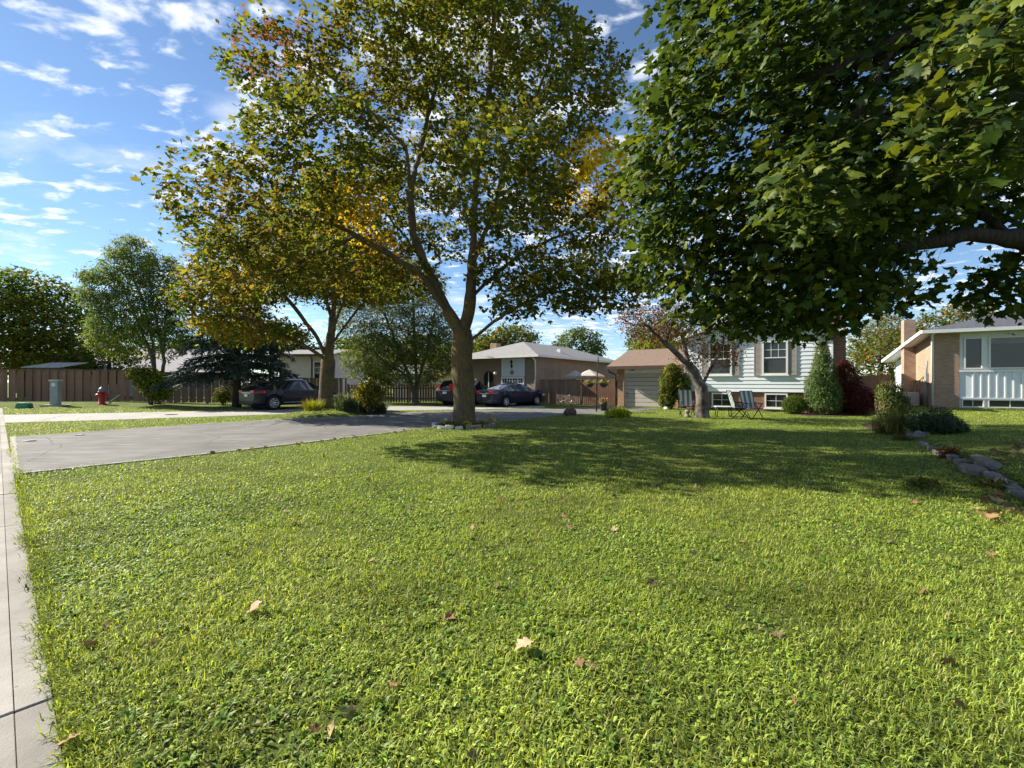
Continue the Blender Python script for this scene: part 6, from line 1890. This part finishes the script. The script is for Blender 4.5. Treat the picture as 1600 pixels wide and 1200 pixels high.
# ------------------------------------------------------------------ fallen leaves
lr = np.random.default_rng(77)
lv, lf = LEAF_FULL
def fallen_mesh(c, seed):
    r = np.random.default_rng(seed)
    v = lv.copy(); v[:, 1] -= .4
    v[:, 2] = .28 * v[:, 0] ** 2 + r.normal(size=len(v)) * .05 + .12 * v[:, 1] ** 2 * r.uniform(-1, 1)
    tint = np.tile(np.array(c), (len(v), 1)) * r.uniform(.8, 1.15, (len(v), 1))
    me = npmesh('fallen_leaf', v, lf, tint); me.materials.append(M['dead_leaf']); return me
TANL = (0.50, 0.34, 0.20)
FM = [fallen_mesh(c, 600 + i) for i, c in enumerate(((0.28, 0.165, 0.085), (0.20, 0.11, 0.06), (0.30, 0.21, 0.11), (0.17, 0.115, 0.07), (0.32, 0.25, 0.12)))]
def fallen(me, x, y, s, label, group=None, dz=.035, flat=.35):
    o = bpy.data.objects.new('fallen_leaf', me); col.objects.link(o)
    o.location = (x, y, gzf(x, y) + dz); o.scale = (s, s, s)
    o.rotation_euler = (lr.normal() * flat, lr.normal() * flat, lr.uniform(0, 6.28))
    return tag(o, label, 'leaf', group)
q = G(818, 1024); o = fallen(fallen_mesh(TANL, 640), q.x, q.y, .115, 'large pale tan maple leaf lying in the foreground grass', dz=.062, flat=.12)
o.rotation_euler = (-.22, .1, 2.2)
q = G(398, 961); fallen(fallen_mesh((0.5, 0.27, 0.19), 641), q.x, q.y, .10, 'folded pinkish tan leaf in the grass left of centre', dz=.055)
q = G(108, 1172); fallen(fallen_mesh((0.34, 0.2, 0.11), 642), q.x, q.y, .08, 'brown curled leaf on the sidewalk edge at lower left', dz=.045)
q = G(1410, 806); fallen(fallen_mesh((0.45, 0.3, 0.15), 643), q.x, q.y, .12, 'tan leaf at the lower edge of the lawn shade', dz=.05) if False else None
cnt = 0
near_px = [(250, 1000), (140, 1012), (165, 985), (285, 985), (240, 1010), (490, 1148), (545, 1122), (515, 1150), (700, 970), (1020, 915), (905, 1043), (925, 1047), (775, 920), (702, 970), (617, 1077), (740, 1192), (1215, 998), (1085, 870), (1310, 990), (1480, 1040), (1345, 1100), (1500, 1110), (1240, 1105), (1440, 930), (760, 860), (1550, 870), (42, 925), (330, 905), (580, 880), (960, 830), (1160, 850), (1390, 850)]
for (px, py) in near_px:
    q = G(px, py)
    fallen(FM[lr.integers(5)], q.x, q.y, lr.uniform(.05, .085), 'small curled brown or orange leaf scattered in the lawn', 'small fallen leaves on the lawn', dz=.026, flat=.55); cnt += 1
while cnt < 130:
    py = lr.uniform(672, 830); px = lr.uniform(420, 1590)
    if py > 760 and lr.random() < .5: continue
    q = G(px, py)
    if in_poly(np.array([q.x]), np.array([q.y]), DRIVE)[0]: continue
    fallen(FM[lr.integers(5)], q.x, q.y, lr.uniform(.05, .09), 'small curled brown or orange leaf scattered in the lawn', 'small fallen leaves on the lawn', dz=.026, flat=.55); cnt += 1
for k in range(60):     # drifted against the right border and the driveway edge
    if k < 34: q = G(lr.uniform(1530, 1600), lr.uniform(775, 815)) if k < 16 else G(lr.uniform(1545, 1600), lr.uniform(700, 735))
    else:
        t_ = lr.random(); a, b2 = Vector(DRIVE[2]), Vector(DRIVE[4]); q = a.lerp(b2, t_) + Vector((lr.uniform(-.1, .35), lr.uniform(-.3, .05)))
    if k < 34: fallen(FM[lr.integers(5)], q.x, q.y, lr.uniform(.09, .14), 'brown leaf drifted against the stone edging at right', 'leaves drifted along the stone edging', dz=.05, flat=.5)
    else: fallen(FM[lr.integers(5)], q.x, q.y, lr.uniform(.07, .11), 'brown leaf lying along the near driveway edge', 'leaves along the driveway edge', dz=.035, flat=.4)

# houses and beds keep grass out
NOGRASS.append([tuple((Vector((13.2, 22.5)) + PV * a + DV * b)) for a, b in ((XL, 0), (XR, 0), (XR, 9), (XL, 9))])
NOGRASS.append([tuple((Vector((7.9, 27)) + PV * a + DV * b)) for a, b in ((GX0, 0), (GX1, 0), (GX1, 6.6), (GX0, 6.6))])
NOGRASS.append([tuple((Vector((20.7, 22)) + PV * a + DV * b)) for a, b in ((0, 0), (9.5, 0), (9.5, 8), (0, 8))])
grow_grass()
